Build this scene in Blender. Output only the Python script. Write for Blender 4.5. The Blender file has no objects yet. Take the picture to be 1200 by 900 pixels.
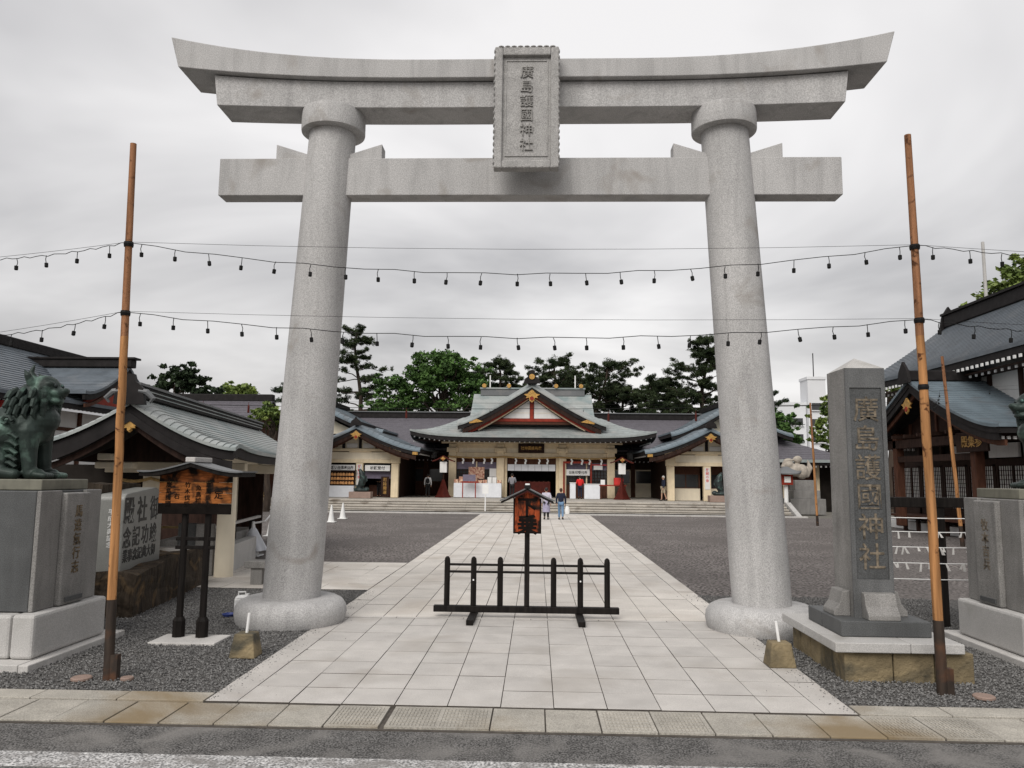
import bpy, bmesh, math, random
import numpy as np
from mathutils import Vector, Matrix
R = math.radians
random.seed(7); rng = np.random.default_rng(7)
SC = bpy.context.scene
COL = SC.collection

# ------------------------------------------------------------------ camera
def look(yaw, pitch, roll):
    y, p, r = R(yaw), R(pitch), R(roll)
    f = Vector((-math.sin(y)*math.cos(p), math.cos(y)*math.cos(p), math.sin(p)))
    rt = Vector((math.cos(y), math.sin(y), 0)); up = rt.cross(f)
    rt2 = rt*math.cos(r)+up*math.sin(r); up2 = -rt*math.sin(r)+up*math.cos(r)
    m = Matrix((rt2, up2, -f)).transposed().to_4x4()
    return m
cd = bpy.data.cameras.new('camera'); cd.lens = 27; cd.sensor_width = 36; cd.clip_end = 3000
cam = bpy.data.objects.new('camera', cd); COL.objects.link(cam)
cam.matrix_world = Matrix.Translation((0, 0, 2.3)) @ look(1.9, 6.8, 0.6)
SC.camera = cam

# ------------------------------------------------------------------ sky and sun (overcast)
SUN_EL, SUN_AZ = 44, 200      # degrees; azimuth clockwise from +Y
w = bpy.data.worlds.new('World'); SC.world = w; w.use_nodes = True
nt = w.node_tree; N = nt.nodes; L = nt.links
bg = N['Background']; bg.inputs[1].default_value = 0.1
sky = N.new('ShaderNodeTexSky'); sky.sky_type = 'NISHITA'; sky.sun_disc = False
sky.sun_elevation = R(SUN_EL); sky.sun_rotation = R(SUN_AZ); sky.air_density = 1.5; sky.dust_density = 4
tc = N.new('ShaderNodeTexCoord'); sep = N.new('ShaderNodeSeparateXYZ'); L.new(tc.outputs['Generated'], sep.inputs[0])
mx = N.new('ShaderNodeMath'); mx.operation = 'MAXIMUM'; mx.inputs[1].default_value = 0.0; L.new(sep.outputs[2], mx.inputs[0])
ad = N.new('ShaderNodeMath'); ad.operation = 'ADD'; ad.inputs[1].default_value = 0.22; L.new(mx.outputs[0], ad.inputs[0])
dx = N.new('ShaderNodeMath'); dx.operation = 'DIVIDE'; L.new(sep.outputs[0], dx.inputs[0]); L.new(ad.outputs[0], dx.inputs[1])
dy = N.new('ShaderNodeMath'); dy.operation = 'DIVIDE'; L.new(sep.outputs[1], dy.inputs[0]); L.new(ad.outputs[0], dy.inputs[1])
cb = N.new('ShaderNodeCombineXYZ'); L.new(dx.outputs[0], cb.inputs[0]); L.new(dy.outputs[0], cb.inputs[1]); cb.inputs[2].default_value = 12.25
n1 = N.new('ShaderNodeTexNoise'); n1.inputs['Scale'].default_value = 0.75; n1.inputs['Detail'].default_value = 5; n1.inputs['Roughness'].default_value = 0.5; n1.inputs['Distortion'].default_value = 0.5
L.new(cb.outputs[0], n1.inputs['Vector'])
rp = N.new('ShaderNodeValToRGB'); e = rp.color_ramp.elements
e[0].position = 0.30; e[0].color = (0.255, 0.25, 0.26, 1); e[1].position = 0.66; e[1].color = (0.715, 0.70, 0.697, 1)
L.new(n1.outputs[0], rp.inputs[0])
vm = N.new('ShaderNodeVectorMath'); vm.operation = 'SCALE'; vm.inputs['Scale'].default_value = 10.0; L.new(rp.outputs[0], vm.inputs[0])
mix = N.new('ShaderNodeMix'); mix.data_type = 'RGBA'; mix.inputs[0].default_value = 0.92
L.new(sky.outputs[0], mix.inputs[6]); L.new(vm.outputs[0], mix.inputs[7]); L.new(mix.outputs[2], bg.inputs[0])
sl = bpy.data.lights.new('sun', 'SUN'); sl.energy = 1.85; sl.angle = R(40); sl.color = (1.0, 0.965, 0.92)
so = bpy.data.objects.new('sun', sl); COL.objects.link(so)
sd = Vector((math.sin(R(SUN_AZ))*math.cos(R(SUN_EL)), math.cos(R(SUN_AZ))*math.cos(R(SUN_EL)), math.sin(R(SUN_EL))))
so.rotation_euler = sd.to_track_quat('Z', 'Y').to_euler(); so.location = (0, 0, 60)
SC.view_settings.view_transform = 'Standard'; SC.view_settings.look = 'None'
SC.view_settings.gamma = 1; SC.view_settings.use_curve_mapping = False; SC.view_settings.exposure = 0.43

# ------------------------------------------------------------------ materials
MATS = {}
def mat(name, col, rough=0.8, var=0.15, scale=6, col2=None, bump=0.0, bscale=80, metal=0, speck=0, sscale=120, rnd=0,
        streak=0, stretch=(1, 1, 1), detail=4, dirt=None, dscale=1.5, dlo=.55, dhi=.75, spec=.4, local=False):
    m = bpy.data.materials.new(name); m.use_nodes = True; t = m.node_tree; n = t.nodes; l = t.links
    b = n['Principled BSDF']; b.inputs['Roughness'].default_value = rough; b.inputs['Metallic'].default_value = metal
    b.inputs['Specular IOR Level'].default_value = spec
    if local: src = n.new('ShaderNodeTexCoord').outputs['Object']
    else: src = n.new('ShaderNodeNewGeometry').outputs['Position']
    mp = n.new('ShaderNodeMapping'); mp.inputs['Scale'].default_value = stretch; l.new(src, mp.inputs[0])
    def noise(s, d=detail, vec=mp.outputs[0], dist=0):
        q = n.new('ShaderNodeTexNoise'); q.inputs['Scale'].default_value = s; q.inputs['Detail'].default_value = d
        q.inputs['Distortion'].default_value = dist; l.new(vec, q.inputs['Vector']); return q.outputs[0]
    def ramp(inp, lo, hi):
        q = n.new('ShaderNodeMapRange'); q.inputs[1].default_value = lo; q.inputs[2].default_value = hi; l.new(inp, q.inputs[0]); return q.outputs[0]
    def mixc(f, a, c):
        q = n.new('ShaderNodeMix'); q.data_type = 'RGBA'
        if hasattr(f, 'node'): l.new(f, q.inputs[0])
        else: q.inputs[0].default_value = f
        for i, x in ((6, a), (7, c)):
            if hasattr(x, 'node'): l.new(x, q.inputs[i])
            else: q.inputs[i].default_value = (*x[:3], 1)
        return q.outputs[2]
    def mul(c, f):
        q = n.new('ShaderNodeVectorMath'); q.operation = 'SCALE'; l.new(c, q.inputs[0])
        if hasattr(f, 'node'): l.new(f, q.inputs['Scale'])
        else: q.inputs['Scale'].default_value = f
        return q.outputs[0]
    a = tuple(c*(1-var) for c in col); c2 = col2 or tuple(min(1, c*(1+var)) for c in col)
    c = mixc(ramp(noise(scale), .3, .7), a, c2)
    if speck: c = mul(c, ramp2(n, l, noise(sscale, 2, src), .38, .62, 1-speck, 1+speck*.6))
    if streak:
        ms = n.new('ShaderNodeMapping'); ms.inputs['Scale'].default_value = (2.6, 2.6, .35); l.new(src, ms.inputs[0])
        c = mul(c, ramp2(n, l, noise(1.6, 5, ms.outputs[0], 1.0), .45, .75, 1, 1-streak))
    if dirt: c = mixc(ramp(noise(dscale, 5, src, .6), dlo, dhi), c, dirt)
    if rnd:
        oi = n.new('ShaderNodeObjectInfo'); c = mul(c, ramp2(n, l, oi.outputs['Random'], 0, 1, 1-rnd, 1+rnd))
    l.new(c, b.inputs['Base Color'])
    if bump:
        bp = n.new('ShaderNodeBump'); bp.inputs['Strength'].default_value = 1; bp.inputs['Distance'].default_value = bump
        l.new(noise(bscale, 4), bp.inputs['Height']); l.new(bp.outputs[0], b.inputs['Normal'])
    MATS[name] = m; return m
def ramp2(n, l, inp, lo, hi, a, b):
    q = n.new('ShaderNodeMapRange'); q.inputs[1].default_value = lo; q.inputs[2].default_value = hi; q.inputs[3].default_value = a; q.inputs[4].default_value = b
    l.new(inp, q.inputs[0]); return q.outputs[0]

granite = mat('granite', (.455, .448, .442), .85, .08, 1.1, speck=.24, sscale=70, streak=.20, bump=.005, bscale=80, dirt=(.29, .268, .245), dscale=1.6, dlo=.60, dhi=.78, spec=.25)
granite_plaque = mat('granite_plaque', (.36, .352, .342), .9, .12, 6, speck=.28, sscale=70, bump=.008, bscale=55)
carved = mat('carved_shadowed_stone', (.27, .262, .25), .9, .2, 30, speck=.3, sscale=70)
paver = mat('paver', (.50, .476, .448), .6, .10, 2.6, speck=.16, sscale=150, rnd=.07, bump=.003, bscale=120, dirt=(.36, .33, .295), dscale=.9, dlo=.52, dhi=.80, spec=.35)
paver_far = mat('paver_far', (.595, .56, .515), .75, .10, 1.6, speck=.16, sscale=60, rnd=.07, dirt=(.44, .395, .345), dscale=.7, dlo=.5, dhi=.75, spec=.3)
joint = mat('joint_mortar', (.09, .08, .07), .95, .25, 12, spec=.1)
gutter = mat('gutter_concrete', (.385, .362, .318), .8, .15, 3, speck=.25, sscale=90, rnd=.10, bump=.004, bscale=90, dirt=(.215, .165, .10), dscale=.45, dlo=.52, dhi=.68, spec=.3)
asphalt = mat('asphalt', (.135, .131, .127), .95, .2, 5, speck=.7, sscale=60, bump=.012, bscale=60, dirt=(.205, .196, .186), dscale=1.8, dlo=.48, dhi=.72, spec=.15)
roadpaint = mat('road_paint', (.45, .445, .44), .85, .12, 5, speck=.7, sscale=50, bump=.01, bscale=60, dirt=(.22, .21, .2), dscale=3.5, dlo=.48, dhi=.7, spec=.2)
gravel_base = mat('gravel_base', (.115, .11, .105), .95, .3, 30, speck=.5, sscale=40, bump=.03, bscale=45)
pebble = mat('pebble', (.10, .098, .096), .8, .5, 38, detail=1, spec=.2, col2=(.26, .256, .25))
court = mat('court_gravel', (.185, .168, .16), .95, .15, .5, speck=.75, sscale=16, bump=.02, bscale=20, dirt=(.13, .118, .112), dscale=.3, dlo=.42, dhi=.7, spec=.1)
earth = mat('earth', (.16, .15, .13), .95, .2, .5)
concrete = mat('pale_concrete', (.50, .485, .465), .85, .10, 4, speck=.12, sscale=80, bump=.003, dirt=(.33, .31, .28), dscale=1.3)
stone_light = mat('light_granite', (.46, .45, .435), .8, .08, 2, speck=.18, sscale=90, dirt=(.30, .29, .27), dscale=1.6, dlo=.55, dhi=.8)
stone_grey = mat('grey_granite', (.235, .228, .218), .6, .14, 2.5, speck=.28, sscale=90, streak=.28, spec=.3)
stone_dark = mat('dark_granite', (.085, .088, .089), .5, .2, 2, speck=.3, sscale=100, streak=.2, spec=.3)
stone_pol = mat('polished_granite', (.22, .222, .208), .4, .08, 3, speck=.2, sscale=140)
stone_brown = mat('mossy_brown_stone', (.21, .165, .095), .9, .35, 3, rnd=.2, bump=.02, bscale=25, dirt=(.06, .055, .04), dscale=2.2, dlo=.5, dhi=.68)
rock = mat('rough_rock', (.045, .034, .024), .85, .5, 2.5, bump=.06, bscale=9, stretch=(2, 2, .5), dirt=(.17, .11, .055), dscale=2.6, dlo=.55, dhi=.72, spec=.2)
bronze = mat('green_bronze', (.026, .038, .033), .5, .4, 4, metal=.3, bump=.004, bscale=30, dirt=(.13, .21, .17), dscale=3.0, dlo=.54, dhi=.74, spec=.3)
bronze_dark = mat('dark_bronze', (.03, .04, .04), .5, .4, 5, metal=.4, dirt=(.1, .2, .17), dscale=4)
bronze_plinth = mat('bronze_plinth', (.17, .165, .13), .7, .2, 6, streak=.3)
polewood = mat('pole_wood', (.385, .19, .078), .8, .5, 2.2, stretch=(9, 9, .45), bump=.006, bscale=40, dirt=(.10, .04, .018), dscale=9, dlo=.61, dhi=.68, spec=.15)
polewood_top = mat('weathered_pole_wood', (.29, .14, .072), .85, .45, 2.2, stretch=(9, 9, .45), bump=.006, bscale=40, dirt=(.09, .04, .02), dscale=9, dlo=.58, dhi=.68, spec=.15)
poletar = mat('tarred_pole_wood', (.03, .02, .014), .7, .5, 3, stretch=(4, 4, .8), dirt=(.10, .042, .018), dscale=3)
blackwood = mat('black_wood', (.012, .010, .009), .6, .5, 4, stretch=(6, 6, .6), bump=.002, spec=.12)
burnt = mat('burnt_cedar', (.29, .10, .026), .7, .55, 3, stretch=(2, 2, 14), dirt=(.012, .008, .006), dscale=4.5, dlo=.53, dhi=.66, detail=6, spec=.15)
burnt_top = mat('heavily_burnt_cedar', (.30, .09, .025), .7, .55, 3, stretch=(2, 2, 14), dirt=(.010, .007, .005), dscale=4.5, dlo=.40, dhi=.56, detail=6, spec=.12)
stone_mid = mat('mid_granite', (.135, .138, .139), .55, .16, 2.5, speck=.3, sscale=95, streak=.25, spec=.3)
burnt_red = mat('burnt_red_cedar', (.26, .05, .015), .7, .6, 4, stretch=(11, 11, 2), dirt=(.012, .008, .006), dscale=6, dlo=.45, dhi=.6, detail=6, spec=.15)
char = mat('charred_black', (.008, .006, .005), .7, .4, 8, spec=.08)
copper = mat('copper_green', (.275, .302, .297), .55, .16, .9, streak=.28, dirt=(.33, .325, .31), dscale=.7, dlo=.5, dhi=.72)
copper_pale = mat('copper_pale', (.325, .345, .335), .5, .12, .9, streak=.12, dirt=(.205, .25, .25), dscale=.5, dlo=.47, dhi=.62)
copper_dark = mat('copper_dark', (.13, .135, .14), .5, .2, .6, dirt=(.21, .20, .19), dscale=.7)
roof_violet = mat('roof_slate_violet', (.105, .098, .112), .6, .10, 2, speck=.2, sscale=12)
roof_blue = mat('roof_blue_copper', (.13, .165, .19), .45, .2, 1.2, dirt=(.10, .10, .105), dscale=.6)
roof_tile = mat('roof_tile_grey', (.095, .112, .13), .42, .2, 2, rnd=.1, dirt=(.15, .16, .17), dscale=.8)
roof_edge = mat('roof_edge_dark', (.018, .016, .016), .6, .3, 4, spec=.12)
darkwood = mat('dark_brown_wood', (.030, .016, .012), .65, .4, 4, stretch=(3, 3, .6), spec=.12)
brownwood = mat('brown_wood', (.075, .032, .02), .65, .3, 4, stretch=(3, 3, .6), spec=.15)
redwood = mat('vermilion_wood', (.25, .032, .018), .5, .25, 4, spec=.2)
maroon = mat('maroon_wood', (.075, .014, .010), .6, .25, 4, spec=.15)
redpaint = mat('red_paint', (.55, .03, .025), .5, .1, 4)
gold = mat('gold_leaf', (.45, .26, .075), .45, .35, 10, metal=.4)
cream = mat('cream_plaster', (.80, .72, .57), .8, .06, 1.5, streak=.08)
cream_wood = mat('cream_beam', (.74, .62, .43), .7, .08, 3, streak=.1)
white = mat('white_plaster', (.72, .715, .70), .8, .05, 2, streak=.08)
whitepaint = mat('white_paint', (.78, .78, .77), .6, .04, 5)
whitecloth = mat('white_cloth', (.70, .72, .76), .9, .05, 4)
plastic_white = mat('white_plastic', (.78, .78, .77), .4, .03, 4)
plastic_blue = mat('blue_plastic', (.04, .06, .22), .4, .1, 4)
blackrubber = mat('black_rubber', (.010, .010, .010), .6, .2, 10, spec=.15)
interior = mat('interior_dark', (.02, .017, .015), .9, .3, 2, spec=.05)  # near black: the gloom inside openings and under roofs put into the colour
curtain = mat('violet_curtain', (.16, .14, .19), .9, .15, 5)
pane = mat('window_pane', (.03, .032, .034), .12, .2, 1, spec=.6)
paper = mat('shoji_paper', (.82, .81, .78), .9, .04, 3)
paper_slip = mat('paper_slip', (.52, .51, .49), .9, .1, 9)
rope = mat('straw_rope', (.42, .28, .12), .9, .3, 20)
bamboo = mat('bamboo', (.42, .30, .13), .6, .2, 6, rnd=.15)
goods = mat('red_goods', (.55, .10, .06), .7, .5, 7, col2=(.75, .55, .40), detail=1)
ema_wood = mat('ema_wood', (.55, .27, .10), .7, .3, 9, rnd=.25)
pink_stone = mat('pink_stone', (.28, .20, .165), .7, .12, 3, speck=.15)
tan_stone = mat('tan_stone', (.38, .34, .29), .9, .2, 5, bump=.02, bscale=20)
step_stone = mat('step_stone', (.42, .39, .345), .85, .12, 1.2, speck=.15, sscale=30, rnd=.06, dirt=(.20, .17, .14), dscale=1.0, dlo=.56, dhi=.7)
apt_white = mat('apartment_white', (.66, .67, .69), .8, .05, .3)
skin = mat('skin', (.48, .29, .20), .6, .05, 8)
bark = mat('bark', (.055, .04, .03), .95, .4, 3, stretch=(2, 2, .5), bump=.03, bscale=12)
leaf_green = mat('leaf_green', (.042, .095, .026), .6, .5, .9, col2=(.105, .20, .05), spec=.2)
leaf_bright = mat('leaf_bright', (.10, .18, .035), .6, .4, 1.0, col2=(.21, .27, .06))
leaf_dark = mat('leaf_dark', (.018, .032, .016), .6, .45, .9, col2=(.042, .065, .03), spec=.15)
leaf_pine = mat('leaf_pine', (.022, .038, .018), .6, .4, .7, col2=(.062, .085, .036), spec=.15)
letter_black = mat('letter_black', (.012, .012, .012), .5, .1, 5)
letter_red = mat('letter_red', (.55, .06, .06), .6, .1, 5)
letter_tan = mat('carved_letter_tan', (.06, .05, .036), .8, .5, 18, col2=(.25, .205, .15))
letter_white = mat('letter_white', (.7, .7, .68), .8, .1, 5)
letter_brown = mat('carved_letter_brown', (.06, .042, .025), .8, .5, 25, col2=(.22, .16, .09))
def cloth(name, c): return mat('cloth_'+name, c, .9, .12, 9)

# ------------------------------------------------------------------ mesh helpers
class MB:
    def __init__(s): s.v = []; s.f = []
    def add(s, v, f):
        o = len(s.v); s.v += [tuple(p) for p in v]; s.f += [tuple(i+o for i in q) for q in f]; return s
    def box(s, x0, x1, y0, y1, z0, z1):
        return s.add([(x0, y0, z0), (x1, y0, z0), (x1, y1, z0), (x0, y1, z0), (x0, y0, z1), (x1, y0, z1), (x1, y1, z1), (x0, y1, z1)],
                     [(0, 3, 2, 1), (4, 5, 6, 7), (0, 1, 5, 4), (1, 2, 6, 5), (2, 3, 7, 6), (3, 0, 4, 7)])
    def frus(s, c, b, t, z0, z1):   # frustum: bottom half sizes b, top half sizes t
        cx, cy = c
        return s.add([(cx-b[0], cy-b[1], z0), (cx+b[0], cy-b[1], z0), (cx+b[0], cy+b[1], z0), (cx-b[0], cy+b[1], z0),
                      (cx-t[0], cy-t[1], z1), (cx+t[0], cy-t[1], z1), (cx+t[0], cy+t[1], z1), (cx-t[0], cy+t[1], z1)],
                     [(0, 3, 2, 1), (4, 5, 6, 7), (0, 1, 5, 4), (1, 2, 6, 5), (2, 3, 7, 6), (3, 0, 4, 7)])
    def cyl(s, p0, p1, r0, r1=None, n=12):
        r1 = r0 if r1 is None else r1; p0 = Vector(p0); p1 = Vector(p1); d = (p1-p0).normalized()
        a = d.orthogonal().normalized(); b = d.cross(a); v = []
        for p, r in ((p0, r0), (p1, r1)):
            for i in range(n):
                t = 2*math.pi*i/n; v.append(p+a*math.cos(t)*r+b*math.sin(t)*r)
        f = [(i, (i+1) % n, n+(i+1) % n, n+i) for i in range(n)]+[tuple(range(n-1, -1, -1)), tuple(range(n, 2*n))]
        return s.add(v, f)
    def tube(s, pts, r, n=6):
        pts = [Vector(p) for p in pts]; rs = r if isinstance(r, (list, tuple)) else [r]*len(pts); v = []; f = []
        a = None
        for k, p in enumerate(pts):
            d = (pts[min(k+1, len(pts)-1)]-pts[max(k-1, 0)]).normalized()
            if a is None: a = d.orthogonal().normalized()
            a = (a-d*a.dot(d)).normalized(); b = d.cross(a)
            for i in range(n):
                t = 2*math.pi*i/n; v.append(p+(a*math.cos(t)+b*math.sin(t))*rs[k])
        m = len(pts)
        for k in range(m-1):
            for i in range(n): f.append((k*n+i, k*n+(i+1) % n, (k+1)*n+(i+1) % n, (k+1)*n+i))
        f += [tuple(range(n-1, -1, -1)), tuple(range((m-1)*n, m*n))]
        return s.add(v, f)
    def prism(s, pts, axis, a0, a1):
        n = len(pts); v = []
        for a in (a0, a1):
            for p, q in pts: v.append({'y': (p, a, q), 'x': (a, p, q), 'z': (p, q, a)}[axis])
        f = [(i, (i+1) % n, n+(i+1) % n, n+i) for i in range(n)]+[tuple(range(n-1, -1, -1)), tuple(range(n, 2*n))]
        return s.add(v, f)
    def lathe(s, prof, n=24, cx=0, cy=0):
        v = []; f = []
        for r, z in prof:
            for i in range(n):
                t = 2*math.pi*i/n; v.append((cx+r*math.cos(t), cy+r*math.sin(t), z))
        m = len(prof)
        for k in range(m-1):
            for i in range(n): f.append((k*n+i, k*n+(i+1) % n, (k+1)*n+(i+1) % n, (k+1)*n+i))
        f += [tuple(range(n-1, -1, -1)), tuple(range((m-1)*n, m*n))]
        return s.add(v, f)
    def ball(s, c, r, n=10, m=7):
        r = r if isinstance(r, (tuple, list)) else (r, r, r); v = [(c[0], c[1], c[2]-r[2])]; f = []
        for j in range(1, m):
            ph = math.pi*j/m-math.pi/2
            for i in range(n):
                t = 2*math.pi*i/n; v.append((c[0]+r[0]*math.cos(ph)*math.cos(t), c[1]+r[1]*math.cos(ph)*math.sin(t), c[2]+r[2]*math.sin(ph)))
        v.append((c[0], c[1], c[2]+r[2])); e = len(v)-1
        for i in range(n):
            f.append((0, 1+(i+1) % n, 1+i)); f.append((e, e-n+i, e-n+(i+1) % n))
        for j in range(m-2):
            for i in range(n): f.append((1+j*n+i, 1+j*n+(i+1) % n, 1+(j+1)*n+(i+1) % n, 1+(j+1)*n+i))
        return s.add(v, f)
    def shell(s, fn, nu, nv, th, rows=0, h=.03, us=None):
        if rows:
            vl = []
            for k in range(rows): vl += [(k/rows, h), ((k+1)/rows, 0)]
        else: vl = [(j/nv, 0) for j in range(nv+1)]
        us = us or [i/nu for i in range(nu+1)]; nu = len(us)-1; nu1 = len(us); nl = len(vl); v = []
        for vv, lf in vl:
            for u in us: p = fn(u, vv); v.append((p[0], p[1], p[2]+lf))
        for vv, lf in vl:
            for u in us: p = fn(u, vv); v.append((p[0], p[1], p[2]-th))
        f = []; B = nl*nu1
        for j in range(nl-1):
            for i in range(nu):
                a = j*nu1+i; f.append((a, a+1, a+1+nu1, a+nu1)); f.append((B+a, B+a+nu1, B+a+1+nu1, B+a+1))
            for i, fl in ((0, 0), (nu, 1)):
                a = j*nu1+i; q = (a, a+nu1, B+a+nu1, B+a); f.append(q[::-1] if fl else q)
        for j, fl in ((0, 0), (nl-1, 1)):
            for i in range(nu):
                a = j*nu1+i; q = (a, B+a, B+a+1, a+1); f.append(q[::-1] if fl else q)
        return s.add(v, f)
    def build(s, name, m, parent=None, smooth=False, bevel=0, loc=None, label=None, fix=True):
        me = bpy.data.meshes.new(name); me.from_pydata(s.v, [], s.f); me.materials.append(m)
        if fix:
            b = bmesh.new(); b.from_mesh(me); bmesh.ops.recalc_face_normals(b, faces=b.faces); b.to_mesh(me); b.free()
        return link(name, me, parent, smooth, bevel, loc, label)
def link(name, me, parent=None, smooth=False, bevel=0, loc=None, label=None):
    o = bpy.data.objects.new(name, me); COL.objects.link(o); o.parent = parent
    if loc: o.location = loc
    if smooth:
        me.shade_smooth()
        try: me.set_sharp_from_angle(angle=R(38))
        except Exception: pass
    if bevel:
        b = o.modifiers.new('bevel', 'BEVEL'); b.width = bevel; b.segments = 2; b.limit_method = 'ANGLE'; b.angle_limit = R(35)
    if label: o['label'] = label
    return o
def box(name, m, parent, x0, x1, y0, y1, z0, z1, bevel=0, label=None): return MB().box(x0, x1, y0, y1, z0, z1).build(name, m, parent, bevel=bevel, label=label, fix=False)
def tag(o, label, cat, group=None):
    o['label'] = label; o['category'] = cat
    if group: o['group'] = group
    return o
def thing(name, label, cat, loc=(0, 0, 0), rz=0, group=None):
    o = bpy.data.objects.new(name, None); COL.objects.link(o); o.location = loc; o.rotation_euler = (0, 0, R(rz)); o.empty_display_size = .3
    return tag(o, label, cat, group)
def struct(o): o['kind'] = 'structure'; return o
def stuff(o, label=None, cat=None):
    o['kind'] = 'stuff'
    if label: o['label'] = label
    if cat: o['category'] = cat
    return o
def inst(o, parent, loc=None, rot=None, name=None):
    c = o.copy(); COL.objects.link(c); c.parent = parent
    if loc is not None: c.location = loc
    if rot is not None: c.rotation_euler = rot
    if name: c.name = name
    return c
def tree_copy(o, parent=None):
    c = o.copy(); COL.objects.link(c); c.parent = parent
    for ch in list(o.children): tree_copy(ch, c)
    return c

FACE = {'-y': (R(90), 0, 0), '+x': (R(90), 0, R(90)), '-x': (R(90), 0, R(-90)), '+y': (R(90), 0, R(180))}
def glyph(ch, size, extrude, bold):
    for bo in (bold, bold*.6, bold*.3, 0):
        c = bpy.data.curves.new('tmp', 'FONT'); c.body = ch; c.size = size; c.extrude = extrude; c.resolution_u = 2; c.offset = bo*size
        o = bpy.data.objects.new('tmp', c); COL.objects.link(o); bpy.context.view_layer.update()
        me = bpy.data.meshes.new_from_object(o.evaluated_get(bpy.context.evaluated_depsgraph_get()))
        vs = [tuple(p.co) for p in me.vertices]; fs = [tuple(p.vertices) for p in me.polygons]
        bpy.data.meshes.remove(me); bpy.data.objects.remove(o); bpy.data.curves.remove(c)
        if not vs: return [], []
        if max(p[1] for p in vs)-min(p[1] for p in vs) < size*1.04 and max(p[0] for p in vs)-min(p[0] for p in vs) < size*1.04: break
    my = (min(p[1] for p in vs)+max(p[1] for p in vs))/2; mx_ = (min(p[0] for p in vs)+max(p[0] for p in vs))/2
    return [(p[0]-mx_, p[1]-my, p[2]) for p in vs], fs
def text(body, size, m, parent, loc, face='-y', extrude=.006, vertical=False, gap=1.0, bold=0.012, sx=1.0, name='inscription', maxw=None, maxh=None):
    """lettering as a thin mesh, centred on loc; vertical=True stacks the characters"""
    v = []; f = []
    for k, ch in enumerate(body):
        vs, fs = glyph(ch, size, extrude, bold); off = len(v)
        d = (0, -k*size*gap) if vertical else (k*size*gap, 0)
        v += [(p[0]+d[0], p[1]+d[1], p[2]) for p in vs]; f += [tuple(i+off for i in q) for q in fs]
    X = [p[0] for p in v]; Y = [p[1] for p in v]; cx = (min(X)+max(X))/2; cy = (min(Y)+max(Y))/2
    sy = 1.0
    if maxw: sx = min(sx, maxw/(max(X)-min(X)))
    if maxh: sy = maxh/(max(Y)-min(Y))
    me = bpy.data.meshes.new(name); me.from_pydata([((p[0]-cx)*sx, (p[1]-cy)*sy, p[2]) for p in v], [], f); me.materials.append(m)
    o = link(name, me, parent, loc=loc); o.rotation_euler = FACE[face] if isinstance(face, str) else face
    return o
def blob(name, m, parent, balls=(), tubes=(), voxel=.03, smooth=4, loc=None):
    b = MB()
    for c, r in balls: b.ball(c, r, 12, 8)
    for pts, rs in tubes:
        b.tube(pts, rs, 10)
        b.ball(pts[0], rs[0] if isinstance(rs, (list, tuple)) else rs, 10, 6); b.ball(pts[-1], rs[-1] if isinstance(rs, (list, tuple)) else rs, 10, 6)
    o = b.build(name, m, parent, loc=loc)
    r = o.modifiers.new('remesh', 'REMESH'); r.mode = 'VOXEL'; r.voxel_size = voxel; r.use_smooth_shade = True
    s = o.modifiers.new('smooth', 'SMOOTH'); s.iterations = smooth; s.factor = .5
    return o
def prof(zr, ze, p):   # concave roof profile, t 0 ridge .. 1 eave
    return lambda t: ze+(zr-ze)*(1-t)**p
def gable_roof(parent, cx, hw, y0, y1, zr, ze, m, p=1.35, th=.12, rows=0, up=.0, h=.03, nu=10, name='roof_slope', edge=None, eth=.16, swap=False, verge=None):
    """ridge along local Y at cx; two slopes; returns profile; swap: ridge along X at y=cx"""
    pf = prof(zr, ze, p); W_ = (lambda q: (q[1], q[0], q[2])) if swap else (lambda q: q)
    us = None
    if verge:
        vl, vd = verge; us = [vl*k/5/(y1-y0) for k in range(5)]+[vl/(y1-y0)+(1-vl/(y1-y0))*k/nu for k in range(nu+1)]
    for sg in (-1, 1):
        def fn(u, v, sg=sg):
            t = 1-v; yy = (y1-y0)*u; return (cx+sg*hw*t, y0+yy, pf(t)+up*abs(2*u-1)**5*t-(vd*max(0, 1-yy/vl)**2 if verge else 0))
        MB().shell(lambda u, v: W_(fn(u, v)), nu, 10, th, rows, h, us).build(name, m, parent)
        if edge:
            def fe(u, v, sg=sg):
                t = 1-v; q = fn(u, v); yy = y0+.06+(y1-y0-.12)*u; return (cx+sg*(hw-.05)*t, yy, q[2]-th-.004)
            MB().shell(lambda u, v: W_(fe(u, v)), nu, 10, eth, us=us).build('eave_edge', edge, parent)
    return pf
def barge(parent, cx, hw, y, pf, drop, hgt, th, m, up=0, t0=0, t1=1, name='bargeboard', n=12, sides=(-1, 1)):
    for sg in sides:
        top = [(cx+sg*hw*(t0+(t1-t0)*k/n), pf(t0+(t1-t0)*k/n)+up*(t0+(t1-t0)*k/n)-drop) for k in range(n+1)]
        pts = top+[(x, z-hgt) for x, z in reversed(top)]
        MB().prism(pts, 'y', y, y+th).build(name, m, parent)
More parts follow.
